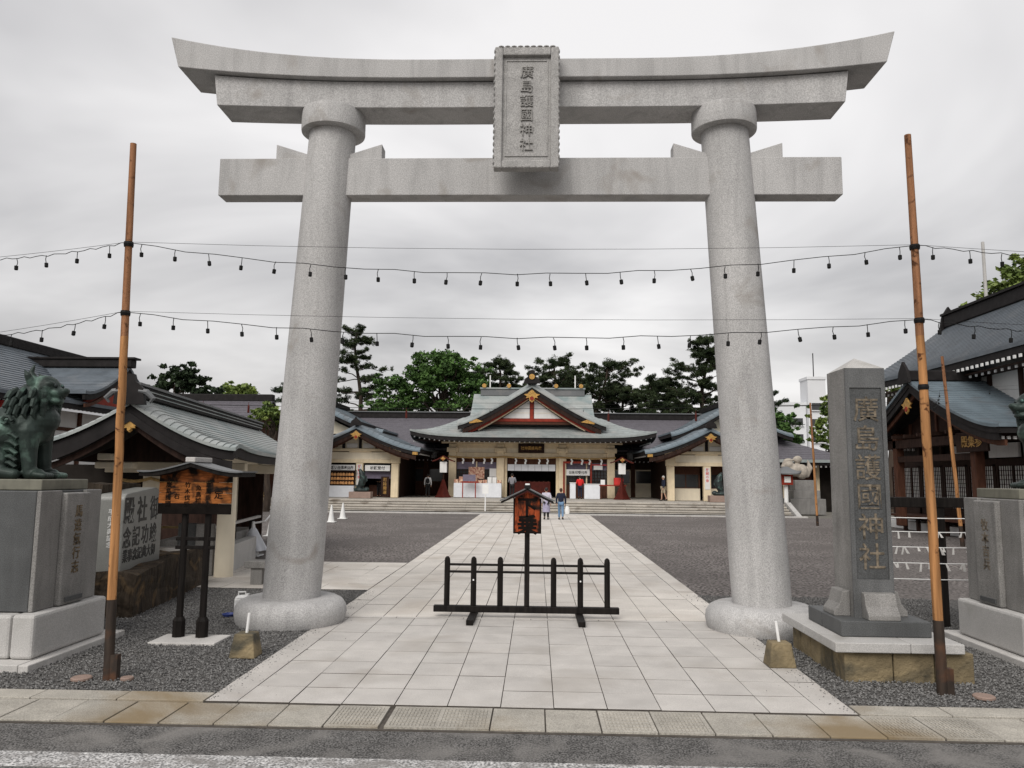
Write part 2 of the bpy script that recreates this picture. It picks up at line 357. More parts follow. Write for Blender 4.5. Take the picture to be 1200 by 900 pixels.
def hip_ring(parent, O, zo, I, zi, m, p=1.5, th=.12, rows=0, lift=.4, edge=None, h=.03, name='roof_slope', eth=.2, back=True):
    oc = [(O[0], O[2]), (O[1], O[2]), (O[1], O[3]), (O[0], O[3])]; ic = [(I[0], I[2]), (I[1], I[2]), (I[1], I[3]), (I[0], I[3])]
    for k in range(4):
        if k == 2 and not back: continue
        a, b, c, d = oc[k], oc[(k+1) % 4], ic[k], ic[(k+1) % 4]
        def fn(u, v):
            px = (a[0]+(b[0]-a[0])*u)*(1-v)+(c[0]+(d[0]-c[0])*u)*v; py = (a[1]+(b[1]-a[1])*u)*(1-v)+(c[1]+(d[1]-c[1])*u)*v
            return (px, py, zo+(zi-zo)*v**p+lift*abs(2*u-1)**6*(1-v)**2)
        MB().shell(fn, 24, 8, th, rows, h).build(name, m, parent)
        if edge:
            cxm, cym = (O[0]+O[1])/2, (O[2]+O[3])/2
            def fe(u, v):
                q = fn(u, v*.5); return (cxm+(q[0]-cxm)*.994, cym+(q[1]-cym)*.994, q[2]-th-.004)
            MB().shell(fe, 24, 4, eth).build('eave_edge', edge, parent)
def rafters(parent, pts, m=whitepaint, s=(.10, .06, .10), name='rafter_ends'):
    b = MB()
    for x, y, z in pts: b.box(x-s[0]/2, x+s[0]/2, y-s[1]/2, y+s[1]/2, z-s[2]/2, z+s[2]/2)
    o = b.build(name, m, parent, fix=False); o['kind'] = 'stuff'; return o
def gegyo(parent, x, y, z, s, axis='y', m=gold, m2=redwood):
    """gable pendant: winged gold fitting with red boss"""
    pts = [(-1, .15), (-.55, .25), (-.2, .6), (0, .75), (.2, .6), (.55, .25), (1, .15), (.6, -.1), (.75, -.3), (.35, -.25), (.3, -.6), (0, -.85), (-.3, -.6), (-.35, -.25), (-.75, -.3), (-.6, -.1)]
    if axis == 'y': P = [(x+a*s, z+b*s) for a, b in pts]; o = MB().prism(P, 'y', y-.06, y).build('gable_ornament', m, parent); b = MB().cyl((x, y-.09, z-.35*s), (x, y-.05, z-.35*s), s*.25, n=12)
    else: P = [(y+a*s, z+b*s) for a, b in pts]; o = MB().prism(P, 'x', x-.06, x).build('gable_ornament', m, parent); b = MB().cyl((x-.09, y, z-.35*s), (x-.05, y, z-.35*s), s*.25, n=12)
    b.build('boss', m2, o)
    return o

# ================================================================== SETTING: ground, road, gutter, path, court
X0, X1 = -3.35, 3.19
struct(box('ground', earth, None, -900, 900, -300, 1500, -1.0, -.06))
struct(box('road', asphalt, None, -60, 60, -20, 7.30, -.055, -.03))
mk = struct(box('road_marking', roadpaint, None, -60, 60, 6.28, 6.60, -.0299, -.026))
struct(box('gravel_bed', gravel_base, None, -16, 16, 8.31, 15.6, -.055, -.016))
struct(box('courtyard', court, None, -30, 30, 15.6, 46.4, -.055, -.012))
struct(box('courtyard_kerb', concrete, None, -26, 16, 46.4, 46.78, -.05, .07, bevel=.01))
# gutter covers along the road edge
gut = struct(box('gutter', joint, None, -14, 14, 7.30, 8.0, -.055, -.022))
cov = MB().box(-.25, .25, -.315, .315, -.03, 0).build('gutter_cover', gutter, gut, bevel=.006, loc=(-.16, 7.655, -.004))
grate = {}
def grate_mesh():
    b = MB(); n, k = 12, 6
    b.box(-.25, .25, -.315, -.27, -.03, 0); b.box(-.25, .25, .27, .315, -.03, 0); b.box(-.25, -.21, -.27, .27, -.03, 0); b.box(.21, .25, -.27, .27, -.03, 0)
    b.box(-.21, .21, -.27, .27, -.03, -.006)
    for i in range(n):
        for j in range(k):
            x = -.21+.42*(i+.5)/n; y = -.27+.54*(j+.5)/k; b.box(x-.013, x+.013, y-.035, y+.035, -.006, 0)
    return b
gr0 = grate_mesh().build('gutter_grate', gutter, gut, loc=(-1.14, 7.655, -.004), fix=False)
gx = [-.16+.513*k for k in range(-15, 14)]
for k, x in enumerate(gx):
    if k == 15: continue
    if k == 13: continue
    if k in (12, 14, 17, 18, 22, 23): inst(gr0, gut, (x+random.uniform(-.004, .004), 7.655, -.004+random.uniform(-.003, .003)))
    else: inst(cov, gut, (x+random.uniform(-.004, .004), 7.655, -.004+random.uniform(-.004, .003)), (0, 0, R(random.uniform(-.4, .4))))
kst = struct(box('kerb_strip', joint, None, -14, 14, 8.0, 8.31, -.055, -.02))
ks0 = None
for k in range(12):
    for xa in (X0-.01-.9*(k+1), X1+.01+.9*k):
        if ks0 is None: ks0 = MB().box(.006, .894, 8.008, 8.30, -.03, .004+0).build('kerb_stone', gutter, kst, bevel=.006, loc=(xa, 0, 0))
        else: inst(ks0, kst, (xa, 0, random.uniform(-.004, .003)))
# paved approach
path = struct(box('path', joint, None, X0, X1, 8.0, 46.4, -.055, -.014))
def slab_set(parent, cells, m, name='paving_stone', gap=.008, gy=.016, top=0.0):
    cache = {}
    for x0, x1, y0, y1 in cells:
        key = (round(x1-x0, 3), round(y1-y0, 3)); loc = ((x0+x1)/2, (y0+y1)/2, top+random.uniform(-.003, .002))
        if key not in cache:
            w, d = key[0]/2-gap/2, key[1]/2-gy/2
            c = .002; b = MB()
            b.frus((0, 0), (w, d), (w, d), -.013, -c); b.frus((0, 0), (w, d), (w-c, d-c), -c, 0)
            me = b.build(name, m, parent, loc=loc, fix=False); cache[key] = me; me.data.materials.append(joint)
            for i_ in (2, 3, 4, 5): me.data.polygons[i_].material_index = 1
        else: inst(cache[key], parent, loc, (R(random.uniform(-.12, .12)), R(random.uniform(-.12, .12)), R(random.uniform(-.15, .15))))
IX = [-3.02+.5345*k for k in range(12)]
cells = []
for r in range(8):
    y = 8.01+.586*r
    cells += [(IX[k], IX[k+1], y, y+.586) for k in range(11)]
for r in range(4):
    y = 8.01+1.172*r; cells += [(X0, -3.02, y, y+1.172), (IX[11], X1, y, y+1.172)]
for k in range(6): cells.append((X0+(X1-X0)*k/6, X0+(X1-X0)*(k+1)/6, 12.698, 12.82))
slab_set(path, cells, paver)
cells = []; far = []
for k in range(11):
    y = 12.82-random.choice([0, .3, .6, .8]); 
    while y < 46.38:
        ln = 1.12; y1 = min(y+ln, 46.38); ya = max(y, 12.82)
        if y1-ya > .05: (cells if y1 < 26.5 else far).append((IX[k], IX[k+1], ya, y1))
        y = y1
y = 12.82
while y < 46.3:
    y1 = min(y+1.6, 46.38)
    for a, b_ in ((X0, -3.02), (IX[11], X1)): (cells if y1 < 26.5 else far).append((a, b_, y, y1))
    y = y1
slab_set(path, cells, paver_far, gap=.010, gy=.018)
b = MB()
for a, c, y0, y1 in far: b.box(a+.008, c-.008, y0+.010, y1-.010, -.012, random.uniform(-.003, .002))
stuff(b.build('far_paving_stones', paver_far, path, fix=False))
sp = struct(box('side_path', joint, None, -9.2, X0, 15.62, 20.45, -.0115, -.006))
cells = []
for r in range(6):
    y = 15.64+.8*r; x = X0-.01; ln = random.choice([.6, 1.0])
    while x > -9.1:
        xa = max(x-ln, -9.18); cells.append((xa, x, y, y+.8)); x = xa; ln = 1.0
slab_set(sp, cells, paver_far, top=.004)
# loose gravel beside the path
def pebbles(name, label, x0, x1, y0, y1, n, spill, excl=()):
    P = np.column_stack([rng.uniform(x0, x1, n), rng.uniform(y0, y1, n)])
    for a, c, d, e_ in excl: P = P[~((P[:, 0] > a) & (P[:, 0] < c) & (P[:, 1] > d) & (P[:, 1] < e_))]
    k_ = len(P); n_s = 420; ex = (spill+rng.exponential(.09, n_s)*(1 if spill < 0 else -1)); P = np.vstack([P, np.column_stack([ex, rng.uniform(8.05, y1, n_s)])])
    n = len(P); s = rng.uniform(.007, .017, n)*(1+.6*rng.random(n)**6); z = rng.uniform(-.012, .003, n); s[k_:] *= .55; z[k_:] = .004
    base = np.array([(1, 0, 0), (-.4, .9, .1), (-.5, -.85, -.1), (.1, .1, .75), (-.1, 0, -.7)]); fc = np.array([(0, 1, 3), (1, 2, 3), (2, 0, 3), (1, 0, 4), (2, 1, 4), (0, 2, 4)])
    ang = rng.uniform(0, 6.283, n); c, sn = np.cos(ang), np.sin(ang)
    V = base[None]*(1+rng.uniform(-.35, .35, (n, 5, 3))); xr = V[..., 0]*c[:, None]-V[..., 1]*sn[:, None]; yr = V[..., 0]*sn[:, None]+V[..., 1]*c[:, None]
    V = np.stack([xr, yr, V[..., 2]], -1)*s[:, None, None]; V[..., 0] += P[:, 0, None]; V[..., 1] += P[:, 1, None]; V[..., 2] += z[:, None]
    F = (fc[None]+5*np.arange(n)[:, None, None]).reshape(-1, 3)
    me = bpy.data.meshes.new(name); me.from_pydata(V.reshape(-1, 3), [], F); me.materials.append(pebble)
    return stuff(link(name, me), label, 'gravel')
pebbles('gravel', 'dark grey loose gravel left of the paved approach', -9.3, X0, 8.31, 15.6, 56000, X0)
pebbles('gravel', 'dark grey loose gravel right of the paved approach', X1, 7.6, 8.31, 15.6, 42000, X1)

# ================================================================== TORII
TY = 12.34; TX = -.2
to = thing('torii_gate', 'huge grey granite torii gate spanning the paved approach', 'torii', (TX, TY, 0))
for sg, bx in ((-1, -3.66), (1, 3.70)):
    tx = sg*3.29
    pb = MB(); n = 40
    prof_b = [(.80, -.06), (.84, .03), (.86, .14), (.845, .24), (.79, .32), (.70, .365), (.46, .372)]
    MB().lathe(prof_b, 48, bx, 0).build('pillar_base', granite, to, smooth=True)
    v = []; f = []; m_ = 14
    for k in range(m_+1):
        t = k/m_; cx = bx+(tx-bx)*t; r = .455+(.385-.455)*t; z = .36+(8.1-.36)*t
        if k == 0: r -= .012
        for i in range(n):
            a = 2*math.pi*i/n; v.append((cx+r*math.cos(a), r*math.sin(a), z))
    for k in range(m_):
        for i in range(n): f.append((k*n+i, k*n+(i+1) % n, (k+1)*n+(i+1) % n, (k+1)*n+i))
    f += [tuple(range(n-1, -1, -1)), tuple(range(m_*n, m_*n+n))]
    MB().add(v, f).build('pillar', granite, to, smooth=True)
    MB().lathe([(.50, 8.005), (.525, 8.015), (.53, 8.04), (.53, 8.34), (.52, 8.365), (.49, 8.372)], 44, tx-sg*.005, 0).build('capital_ring', granite, to, smooth=True)
def beam_curve(z0, rise):  # z along half length s 0..1
    return lambda s: z0+rise*max(0, (abs(s)-.25)/.75)**2.4
def curved_beam(name, hl_t, hl_b, y0, y1, zt, zb, rise_t, rise_b, parts=('whole',)):
    v = []; n = 40; ft = beam_curve(zt, rise_t); fb = beam_curve(zb, rise_b)
    b = MB()
    for i in range(n+1):
        s = -1+2*i/n
        v += [(s*hl_b, y0, fb(s)), (s*hl_t, y0, ft(s)), (s*hl_t, y1, ft(s)), (s*hl_b, y1, fb(s))]
    f = []
    for i in range(n):
        a = 4*i; c = a+4
        for q in range(4): f.append((a+q, a+(q+1) % 4, c+(q+1) % 4, c+q))
    f += [(3, 2, 1, 0), (4*n, 4*n+1, 4*n+2, 4*n+3)]
    return b.add(v, f).build(name, granite, to, bevel=.012)
curved_beam('top_lintel', 5.97, 5.82, -.44, .44, 9.11, 8.79, .43, .22)
curved_beam('under_lintel', 5.25, 5.18, -.32, .32, 8.775, 8.33, .15, .065)
box('tie_beam', granite, to, -5.14, 5.14, -.17, .17, 6.885, 7.525, bevel=.012)
for sg in (-1, 1):
    for d in (-1, 1):
        xi, xo = sg*3.31+d*.36, sg*3.31+d*.89
        pts = [(xi-d*.03, 7.528), (xo, 7.528), (xo, 7.78), (xi-d*.03, 7.60)]
        MB().prism(pts, 'y', -.14, .14).build('wedge', granite, to, bevel=.006)
# tablet in the middle
pl = MB(); pw, ph = .515, 1.03
tab = MB().box(-pw+.05, pw-.05, -.02, .10, -ph+.05, ph-.05).build('tablet', granite_plaque, to, loc=(0, -.66, 8.13)); tab.rotation_euler = (R(-2), 0, 0)
box('tablet_bracket', granite, to, -.12, .12, -.52, -.17, 7.30, 7.45)
fr = MB()
for a in ((-pw, -pw+.13, -ph, ph), (pw-.13, pw, -ph, ph)): fr.box(a[0], a[1], -.09, .10, a[2], a[3])
fr.box(-pw+.13, pw-.13, -.09, .10, ph-.15, ph); fr.box(-pw+.13, pw-.13, -.09, .10, -ph, -ph+.12)
fr.build('tablet_frame', granite_plaque, tab, bevel=.02)
sc_ = MB()
for sg in (-1, 1):
    for k in range(19): sc_.ball((sg*pw, -.065, -ph+.08+k*(2*ph-.16)/18), (.016, .045, .036), 8, 5)
for k in range(9):
    sc_.ball((-pw+.1+k*(2*pw-.2)/8, -.065, ph), (.05, .045, .02), 8, 5); sc_.ball((-pw+.1+k*(2*pw-.2)/8, -.065, -ph), (.05, .045, .018), 8, 5)
sc_.build('scalloped_edge', granite_plaque, tab, smooth=True)
inn = MB(); 
for a in ((-.34, -.325, -.82, .82), (.325, .34, -.82, .82)): inn.box(a[0], a[1], -.034, -.02, a[2], a[3])
inn.box(-.325, .325, -.034, -.02, .805, .82); inn.box(-.325, .325, -.034, -.02, -.82, -.805)
inn.build('inner_border', granite_plaque, tab)
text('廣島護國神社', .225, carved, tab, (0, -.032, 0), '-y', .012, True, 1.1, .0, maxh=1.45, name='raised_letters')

# ================================================================== FOREGROUND, CENTRE: barrier with sign
ba = thing('wooden_barrier', 'low black wooden barrier with roofed notice in the middle of the path', 'barrier', (-.15, 12.87, 0))
box('base_beam', blackwood, ba, -1.52, 1.50, -.06, .06, .085, .185, bevel=.008)
for x in (-.87, .86): box('foot', blackwood, ba, x-.055, x+.055, -.72, .55, 0, .083, bevel=.01)
for k in range(7):
    x = -1.31+.4367*k
    if k == 3: MB().box(x-.042, x+.042, -.045, .045, .188, 1.42).build('sign_post', blackwood, ba, bevel=.006)
    else:
        b = MB(); b.lathe([(.047, .188), (.047, .90), (.04, .945), (.015, .97)], 8, x, 0); b.build('post', blackwood, ba)
    if k in (1, 5): MB().cyl((x, -.052, .60), (x, -.045, .60), .014, n=8).build('bolt', whitepaint, ba)
for z in (.84, .725): MB().tube([(-1.33, .0, z), (1.33, .0, z)], .02, 8).build('rail', blackwood, ba)
sgn = MB().prism([(-.215, 1.37), (.215, 1.37), (.215, 1.93), (0, 2.03), (-.215, 1.93)], 'y', -.09, -.05).build('notice_panel', burnt_red, ba)
b = MB(); b.box(-.23, -.205, -.098, -.046, 1.36, 1.93); b.box(.205, .23, -.098, -.046, 1.36, 1.93); b.box(-.205, .205, -.098, -.046, 1.36, 1.385); b.build('panel_frame', char, sgn)
text('下', .34, char, sgn, (-.0, -.093, 1.78), '-y', .004, False, 1, .02, name='lettering')
text('乗', .34, char, sgn, (-.0, -.093, 1.50), '-y', .004, False, 1, .03, name='lettering')
pf = prof(2.09, 1.88, 1.1)
for sg in (-1, 1):
    def fn(u, v, sg=sg): t = 1-v; return (sg*.43*t, -.22+.40*u, pf(t))
    MB().shell(fn, 2, 6, .03).build('sign_roof', blackwood, ba)
    def fn2(u, v, sg=sg): t = 1-v; return (sg*.45*t, -.235+.43*u, pf(t)+.022)
    MB().shell(fn2, 2, 6, .018).build('roof_cover', copper_dark, ba)
MB().box(-.05, .05, -.25, .21, 2.09, 2.15).build('roof_ridge', roof_edge, ba, bevel=.01); MB().box(-.035, .035, -.26, .22, 2.15, 2.17).build('ridge_cap', whitepaint, ba)

# ------------------------------------------------------------------ notice board on two posts (left)
nb = thing('notice_board', 'charred wooden notice board under a small roof on two black posts', 'notice board', (-4.83, 10.92, 0))
box('footing', concrete, nb, -.40, .52, -.40, .17, -.03, .02, bevel=.01)
for x in (-.16, .17):
    b = MB(); b.cyl((x, 0, .02), (x, 0, 1.80), .052, .048, 8); b.build('post', blackwood, nb)
    MB().lathe([(.088, .02), (.088, .24), (.06, .29)], 8, x, 0).build('post_boot', blackwood, nb)
for z in (1.22, 1.34): box('cross_rail', blackwood, nb, -.27, .28, -.03, .03, z, z+.05, bevel=.005)
for k in range(4):
    z = 1.71+.15*k; x0 = -.52
    if k < 3: MB().box(-.52, .52, -.095, -.06, z+.003, z+.147).build('plank', burnt if k in (1, 2) else char, nb, bevel=.004)
    else: MB().prism([(-.52, z+.003), (.52, z+.003), (.52, z+.09), (.25, z+.15), (0, z+.22), (-.25, z+.15), (-.52, z+.09)], 'y', -.095, -.06).build('plank', burnt_top, nb)
for x, s in ((.34, '定'), (.19, '車馬乗入'), (.05, '魚鳥捕'), (-.11, '竹木伐採'), (-.26, '一右'), (-.38, '廣島護國')):
    text(s, .13 if s == '定' else .085, char, nb, (x, -.098, 1.99), '-y', .002, True, 1.05, .01, name='lettering')
pf = prof(2.43, 2.25, 1.25)
for sg in (-1, 1):
    def fn(u, v, sg=sg): t = 1-v; return (.0+sg*.73*t, -.28+.52*u, pf(t)+.05*t**4)
    MB().shell(fn, 2, 8, .055).build('board_roof', blackwood, nb)
    def fn2(u, v, sg=sg): t = 1-v; return (.0+sg*.75*t, -.30+.56*u, pf(t)+.05*t**4+.022)
    MB().shell(fn2, 2, 8, .02).build('roof_cover', copper_dark, nb)
MB().box(-.07, .07, -.31, .27, 2.44, 2.51).build('roof_ridge', concrete, nb, bevel=.012)

# ------------------------------------------------------------------ tall light poles and light strings
def pole(label, x, y, tx, ty, h, r, dark, wedge=True, ties=()):
    p = thing('wooden_pole', label, 'pole', (x, y, 0), group='wooden light poles')
    at = lambda z: (tx*z/h, ty*z/h, z)
    if dark: MB().tube([at(-.05), at(dark*.5), at(dark)], [r*1.12, r*1.08, r*1.04], 10).build('tarred_foot', poletar, p, smooth=True)
    hm = h*.62
    n = 9; P = [at(dark+(hm-dark)*k/n) for k in range(n+1)]; P = [(a+random.uniform(-.006, .006), b_+0, c) for a, b_, c in P]
    MB().tube(P, [r*(1-.12*k/n)*random.uniform(.96, 1.03) for k in range(n+1)], 10).build('shaft', polewood, p, smooth=True)
    P2 = [P[-1]]+[at(hm+(h-hm)*k/4) for k in range(1, 5)]
    MB().tube(P2, [r*.88, r*.84, r*.8, r*.76, r*.72], 10).build('weathered_top', polewood_top, p, smooth=True)
    for zt_ in ties: MB().tube([at(zt_-.03), at(zt_), at(zt_+.03)], [r*1.02, r*1.12, r*1.02], 10).build('wire_tie', blackrubber, p)
    if wedge: MB().box(.03, .11, -.04, .04, -.02, .26).build('ground_stake', poletar, p)
    return p
PL, PR = (-4.78, 8.78), (4.43, 8.84)
pole('tall wooden light pole standing in gravel beside the left lion pedestal', *PL, -.15, 0, 6.26, .052, .86, ties=(5.0, 4.16))
pole('tall wooden light pole standing in gravel before the inscribed stone pillar', *PR, -.06, 0, 6.36, .052, .77, ties=(4.99, 4.12, 3.35))
pole('wooden light pole in front of the right-hand hall porch', 15.0, 28.0, -.35, 0, 6.75, .068, .7, False)
pole('thin far wooden pole beside the stone lantern', 13.9, 39.0, -.15, 0, 6.1, .06, .5, False)
bulb0 = [None]
def strand(label, pts, sag, sp, drop=.13, tassels=(), grp='strings of hanging lights', r=.0045):
    s = thing('light_string', label, 'string lights', (0, 0, 0), group=grp); wire = MB()
    for (a, b_), sg in zip(zip(pts[:-1], pts[1:]), sag):
        a = Vector(a); b_ = Vector(b_); n = 26; ln = (b_-a).length
        cur = [a.lerp(b_, k/n)+Vector((0, 0, -4*sg*(k/n)*(1-k/n)+.012*math.sin(k*2.3))) for k in range(n+1)]
        wire.tube(cur, r, 5)
        wire.tube([a.lerp(b_, k/6)+Vector((0, .03, .015-4*.20*sg*(k/6)*(1-k/6))) for k in range(7)], r*.55, 4)
        m_ = max(1, int(ln/sp))
        for k in range(m_):
            t = (k+.5)/m_+random.uniform(-.05, .05)/m_; p = a.lerp(b_, t)+Vector((0, 0, -4*sg*t*(1-t)))
            if bulb0[0] is None:
                mb = MB(); mb.tube([(0, 0, 0), (.012, 0, -.05), (.004, 0, -.09)], .0045, 5); mb.lathe([(.010, -.09), (.021, -.094), (.021, -.14), (.016, -.146)], 10)
                o = mb.build('bulb_socket', blackrubber, s, loc=p); bulb0[0] = o
            else: inst(bulb0[0], s, p, (R(random.uniform(-8, 8)), R(random.uniform(-8, 8)), random.uniform(0, 6)))
    wire.build('wire', blackrubber, s)
    for p in tassels:
        b = MB(); b.tube([p, (p[0], p[1], p[2]-.12)], .012, 5); b.lathe([(.02, p[2]-.12), (.05, p[2]-.2), (.06, p[2]-.52), (.02, p[2]-.54)], 8, p[0], p[1]); b.build('red_tassel', maroon, s)
    return s
strand('upper string of black bulbs across the front of the torii', [(-6.9, 8.9, 4.84), (-4.88, 8.70, 5.0), (4.36, 8.76, 4.99), (7.2, 8.9, 4.87)], [.05, .36, .05], .40)
strand('lower string of black bulbs across the front of the torii', [(-6.9, 8.9, 3.88), (-4.86, 8.70, 4.16), (4.38, 8.76, 4.12), (7.2, 8.9, 4.02)], [.06, .26, .08], .40)
strand('far string of bulbs with red tassels across the courtyard', [(-28, 38, 6.0), (13.8, 39, 5.95), (26, 34, 6.3)], [.35, .3], 4.2, r=.014, tassels=[(-16.9, 38.2, 5.9), (-14.6, 38.3, 5.85), (-19.3, 38.2, 5.9), (-6.6, 38.5, 5.65), (3.6, 38.8, 5.6), (8.0, 38.9, 5.65)])
s4 = strand('string of bulbs from the right pole to the hall porch', [(4.38, 8.84, 3.35), (15.0-.5, 28.0, 5.5), (19, 24, 5.6)], [.3, .15], 2.6)

# ------------------------------------------------------------------ pole feet of concrete, jerry can, bench
def foot_block(label, x, y, lean):
    p = thing('concrete_foot', label, 'concrete block', (x, y, 0), group='mossy blocks with a white stub')
    MB().frus((0, 0), (.165, .15), (.12, .11), 0, .29).build('block', stone_brown, p, bevel=.015)
    MB().cyl((0, 0, .28), (lean, 0, .53), .018, n=10).build('stub_pipe', whitepaint, p)
foot_block('mossy concrete block with white pipe left of the path', -3.66, 9.93, .02)
foot_block('mossy concrete block with white pipe right of the path', 3.02, 9.95, -.03)
jc = thing('jerry_can', 'white plastic jerry can standing on gravel beside torii base', 'jerry can', (-4.86, 12.9, 0), 20)
b = MB(); b.frus((0, 0), (.12, .085), (.12, .085), .01, .24); b.frus((0, 0), (.12, .085), (.07, .05), .24, .29); b.build('can', plastic_white, jc, bevel=.02)
MB().tube([(-.06, 0, .27), (-.06, 0, .34), (.05, 0, .34), (.05, 0, .27)], .014, 6).build('handle', plastic_white, jc); MB().cyl((.085, 0, .25), (.085, 0, .31), .028, n=10).build('cap', plastic_white, jc)
tag(MB().lathe([(.0, .0), (.09, .0), (.11, .035), (.095, .04), (.08, .012)], 16).build('blue_dish', plastic_blue, loc=(-4.95, 12.6, .005)), 'small blue plastic dish on gravel beside the jerry can', 'dish')
bn = thing('stone_bench', 'low grey stone bench behind the left torii pillar', 'bench', (-5.5, 16.25, 0))
box('seat', stone_grey, bn, -.55, .75, -.2, .2, .34, .48, bevel=.012)
for x in (-.3, .5): box('leg', stone_grey, bn, x-.12, x+.12, -.15, .15, 0, .338, bevel=.008)
for lab, x, y, r_ in (('flat disc stone lying on the gravel near the left pole', -5.05, 8.72, .11), ('small dark disc stone at the foot of the left pole', -4.55, 8.75, .07), ('pinkish disc stone lying on the gravel near the right pole', 4.78, 8.68, .11)):
    tag(MB().lathe([(r_*.9, -.01), (r_, 0), (r_, .02), (r_*.9, .028)], 14).build('disc_stone', pink_stone, loc=(x, y, 0)), lab, 'stone')
# traffic cones
def cone(label, x, y, h, clothed=False):
    c = thing('traffic_cone', label, 'traffic cone', (x, y, 0), group='white traffic cones')
    box('base', plastic_white, c, -h*.27, h*.27, -h*.27, h*.27, 0, .035, bevel=.01)
    MB().lathe([(h*.20, .035), (h*.035, h), (h*.02, h)], 14).build('cone', plastic_white, c, smooth=True)
    if clothed:
        def fn(u, v):
            a = u*6.283; rr = (.07+.24*(1-v)**.8)*(1+.16*math.sin(5*a+3*v)*(1-v)); return (rr*math.cos(a)+.08*(1-v), rr*math.sin(a), .16+.62*v)
        MB().shell(fn, 40, 8, .004).build('draped_cloth', whitecloth, c, smooth=True)
    return c
cone('white cone draped with white cloth beside the water pavilion', -7.93, 21.6, .95, True)
cone('white cone just left of the left torii pillar, behind the draped one', -9.75, 28.4, .85)
cone('nearer of two white cones right of the left pillar', -9.8, 36.9, .82)
cone('farther of two white cones right of the left pillar', -9.98, 39.8, .82)
tag(MB().tube([(-7.93, 21.6, .9), (-8.8, 25, .74), (-9.75, 28.4, .82)], .03, 6).build('cone_bar', plastic_white), 'white bar slung between the draped cone and its neighbour', 'bar')

# ------------------------------------------------------------------ inscribed stone pillar (right)
st = thing('stone_pillar', 'tall grey stone pillar with carved shrine name on a stepped base', 'stone pillar', (4.14, 10.08, 0))
bs = MB().box(-.54, .86, -.72, .98, -.02, .30).build('base_core', joint, st)
nx = [-.58, -.02, .45, .90]
for k in range(3): MB().box(nx[k]+.006, nx[k+1]-.006, -.78, -.60, -.03, .315+random.uniform(-.006, .004)).build('base_stone', stone_brown, bs, bevel=.015)
ny = [-.60, -.15, .32, .70, 1.02]
for k in range(4): MB().box(-.58, -.42, ny[k]+.006, ny[k+1]-.006, -.03, .315).build('base_stone', stone_brown, bs, bevel=.015)
MB().box(.74, .905, -.60, 1.0, -.03, .312).build('base_stone', stone_brown, bs, bevel=.02)
for a in ((-.70, .15, -.86, .2), (.155, .76, -.86, .2), (-.70, .76, .205, 1.08)): box('ledge_slab', stone_light, st, *a, .325, .435, bevel=.01)
for a in ((-.50, .56, -.53, .10), (-.50, .56, .105, .60)): box('dark_slab', stone_dark, st, *a, .438, .62, bevel=.012)
hw, hd = .247, .30
shaft = MB(); zt = 3.70
# front face framed around a recess
fr_ = [(-hw, -hw+.045), (hw-.045, hw)]
shaft.box(-hw, hw, -hd+.03, hd, .62, zt)
shaft.build('shaft', stone_grey, st); shaft = MB()
shaft.box(-hw, -hw+.05, -hd, -hd+.03, .62, zt); shaft.box(hw-.05, hw, -hd, -hd+.03, .62, zt)
shaft.box(-hw+.05, hw-.05, -hd, -hd+.03, 3.45, zt); shaft.box(-hw+.05, hw-.05, -hd, -hd+.03, .62, 1.08)
shaft.build('front_frame', stone_mid, st)
box('recessed_panel', stone_dark, st, -hw+.053, hw-.053, -hd+.015, -hd+.029, 1.083, 3.447)
MB().add([(-hw, -hd, zt), (hw, -hd, zt), (hw, hd, zt), (-hw, hd, zt), (0, 0, zt+.17)], [(0, 1, 4), (1, 2, 4), (2, 3, 4), (3, 0, 4), (3, 2, 1, 0)]).build('pyramid_top', stone_light, st)
text('廣島護國神社', .33, letter_tan, st, (0, -hd+.012, 2.27), '-y', .005, True, 1.08, .006, maxh=2.14, name='carved_letters')
def buttress(rot, off, wd):
    prof_ = [(0, .62), (-.20, .62), (-.20, .68), (-.13, .77), (-.09, .92), (0, .93)]
    o = MB().prism(prof_, 'x', -wd, wd).build('buttress', stone_grey, st, bevel=.01); o.rotation_euler = (0, 0, R(rot)); o.location = off; return o
buttress(0, (.03, -hd-.002, 0), .19); buttress(-90, (-hw-.002, 0, 0), .19); buttress(90, (hw+.002, 0, 0), .19); buttress(180, (0, hd+.002, 0), .19)

# ------------------------------------------------------------------ fortune-slip rack (right)
rk = thing('fortune_slip_rack', 'black wooden rack with white cords and tied paper slips', 'rack', (6.3, 12.75, 0))
box('top_rail', blackwood, rk, -1.2, 2.6, -.07, .07, 1.86, 2.02, bevel=.01)
for x in (-1.05, .19, 2.4): MB().box(x-.055, x+.055, -.055, .055, -.03, 1.855).build('post', blackwood, rk, bevel=.008)
for z in (1.70, 1.48, 1.24, .99, .74):
    cd_ = MB().tube([(-1.05, -.06, z), (.19, -.062, z-.012), (2.4, -.06, z)], .008, 5).build('cord', whitepaint, rk)
    b = MB()
    for k in range({1.70: 3, 1.48: 9, 1.24: 13, .99: 9}.get(z, 0)):
        x = random.choice([-.75, -.45, -.1, .1, .55])+random.gauss(0, .09); t = random.uniform(-.5, .5); zz = z-.01
        ln = random.uniform(.05, .13); dx_ = random.uniform(-.05, .05)
        b.add([(x-.012, -.075, zz), (x+.012, -.075, zz), (x+.02+dx_, -.085-random.random()*.03, zz-ln), (x-.02+dx_, -.08-random.random()*.03, zz-ln)], [(0, 1, 2, 3)])
    if b.v: stuff(b.build('paper_slips', paper_slip, cd_, fix=False))

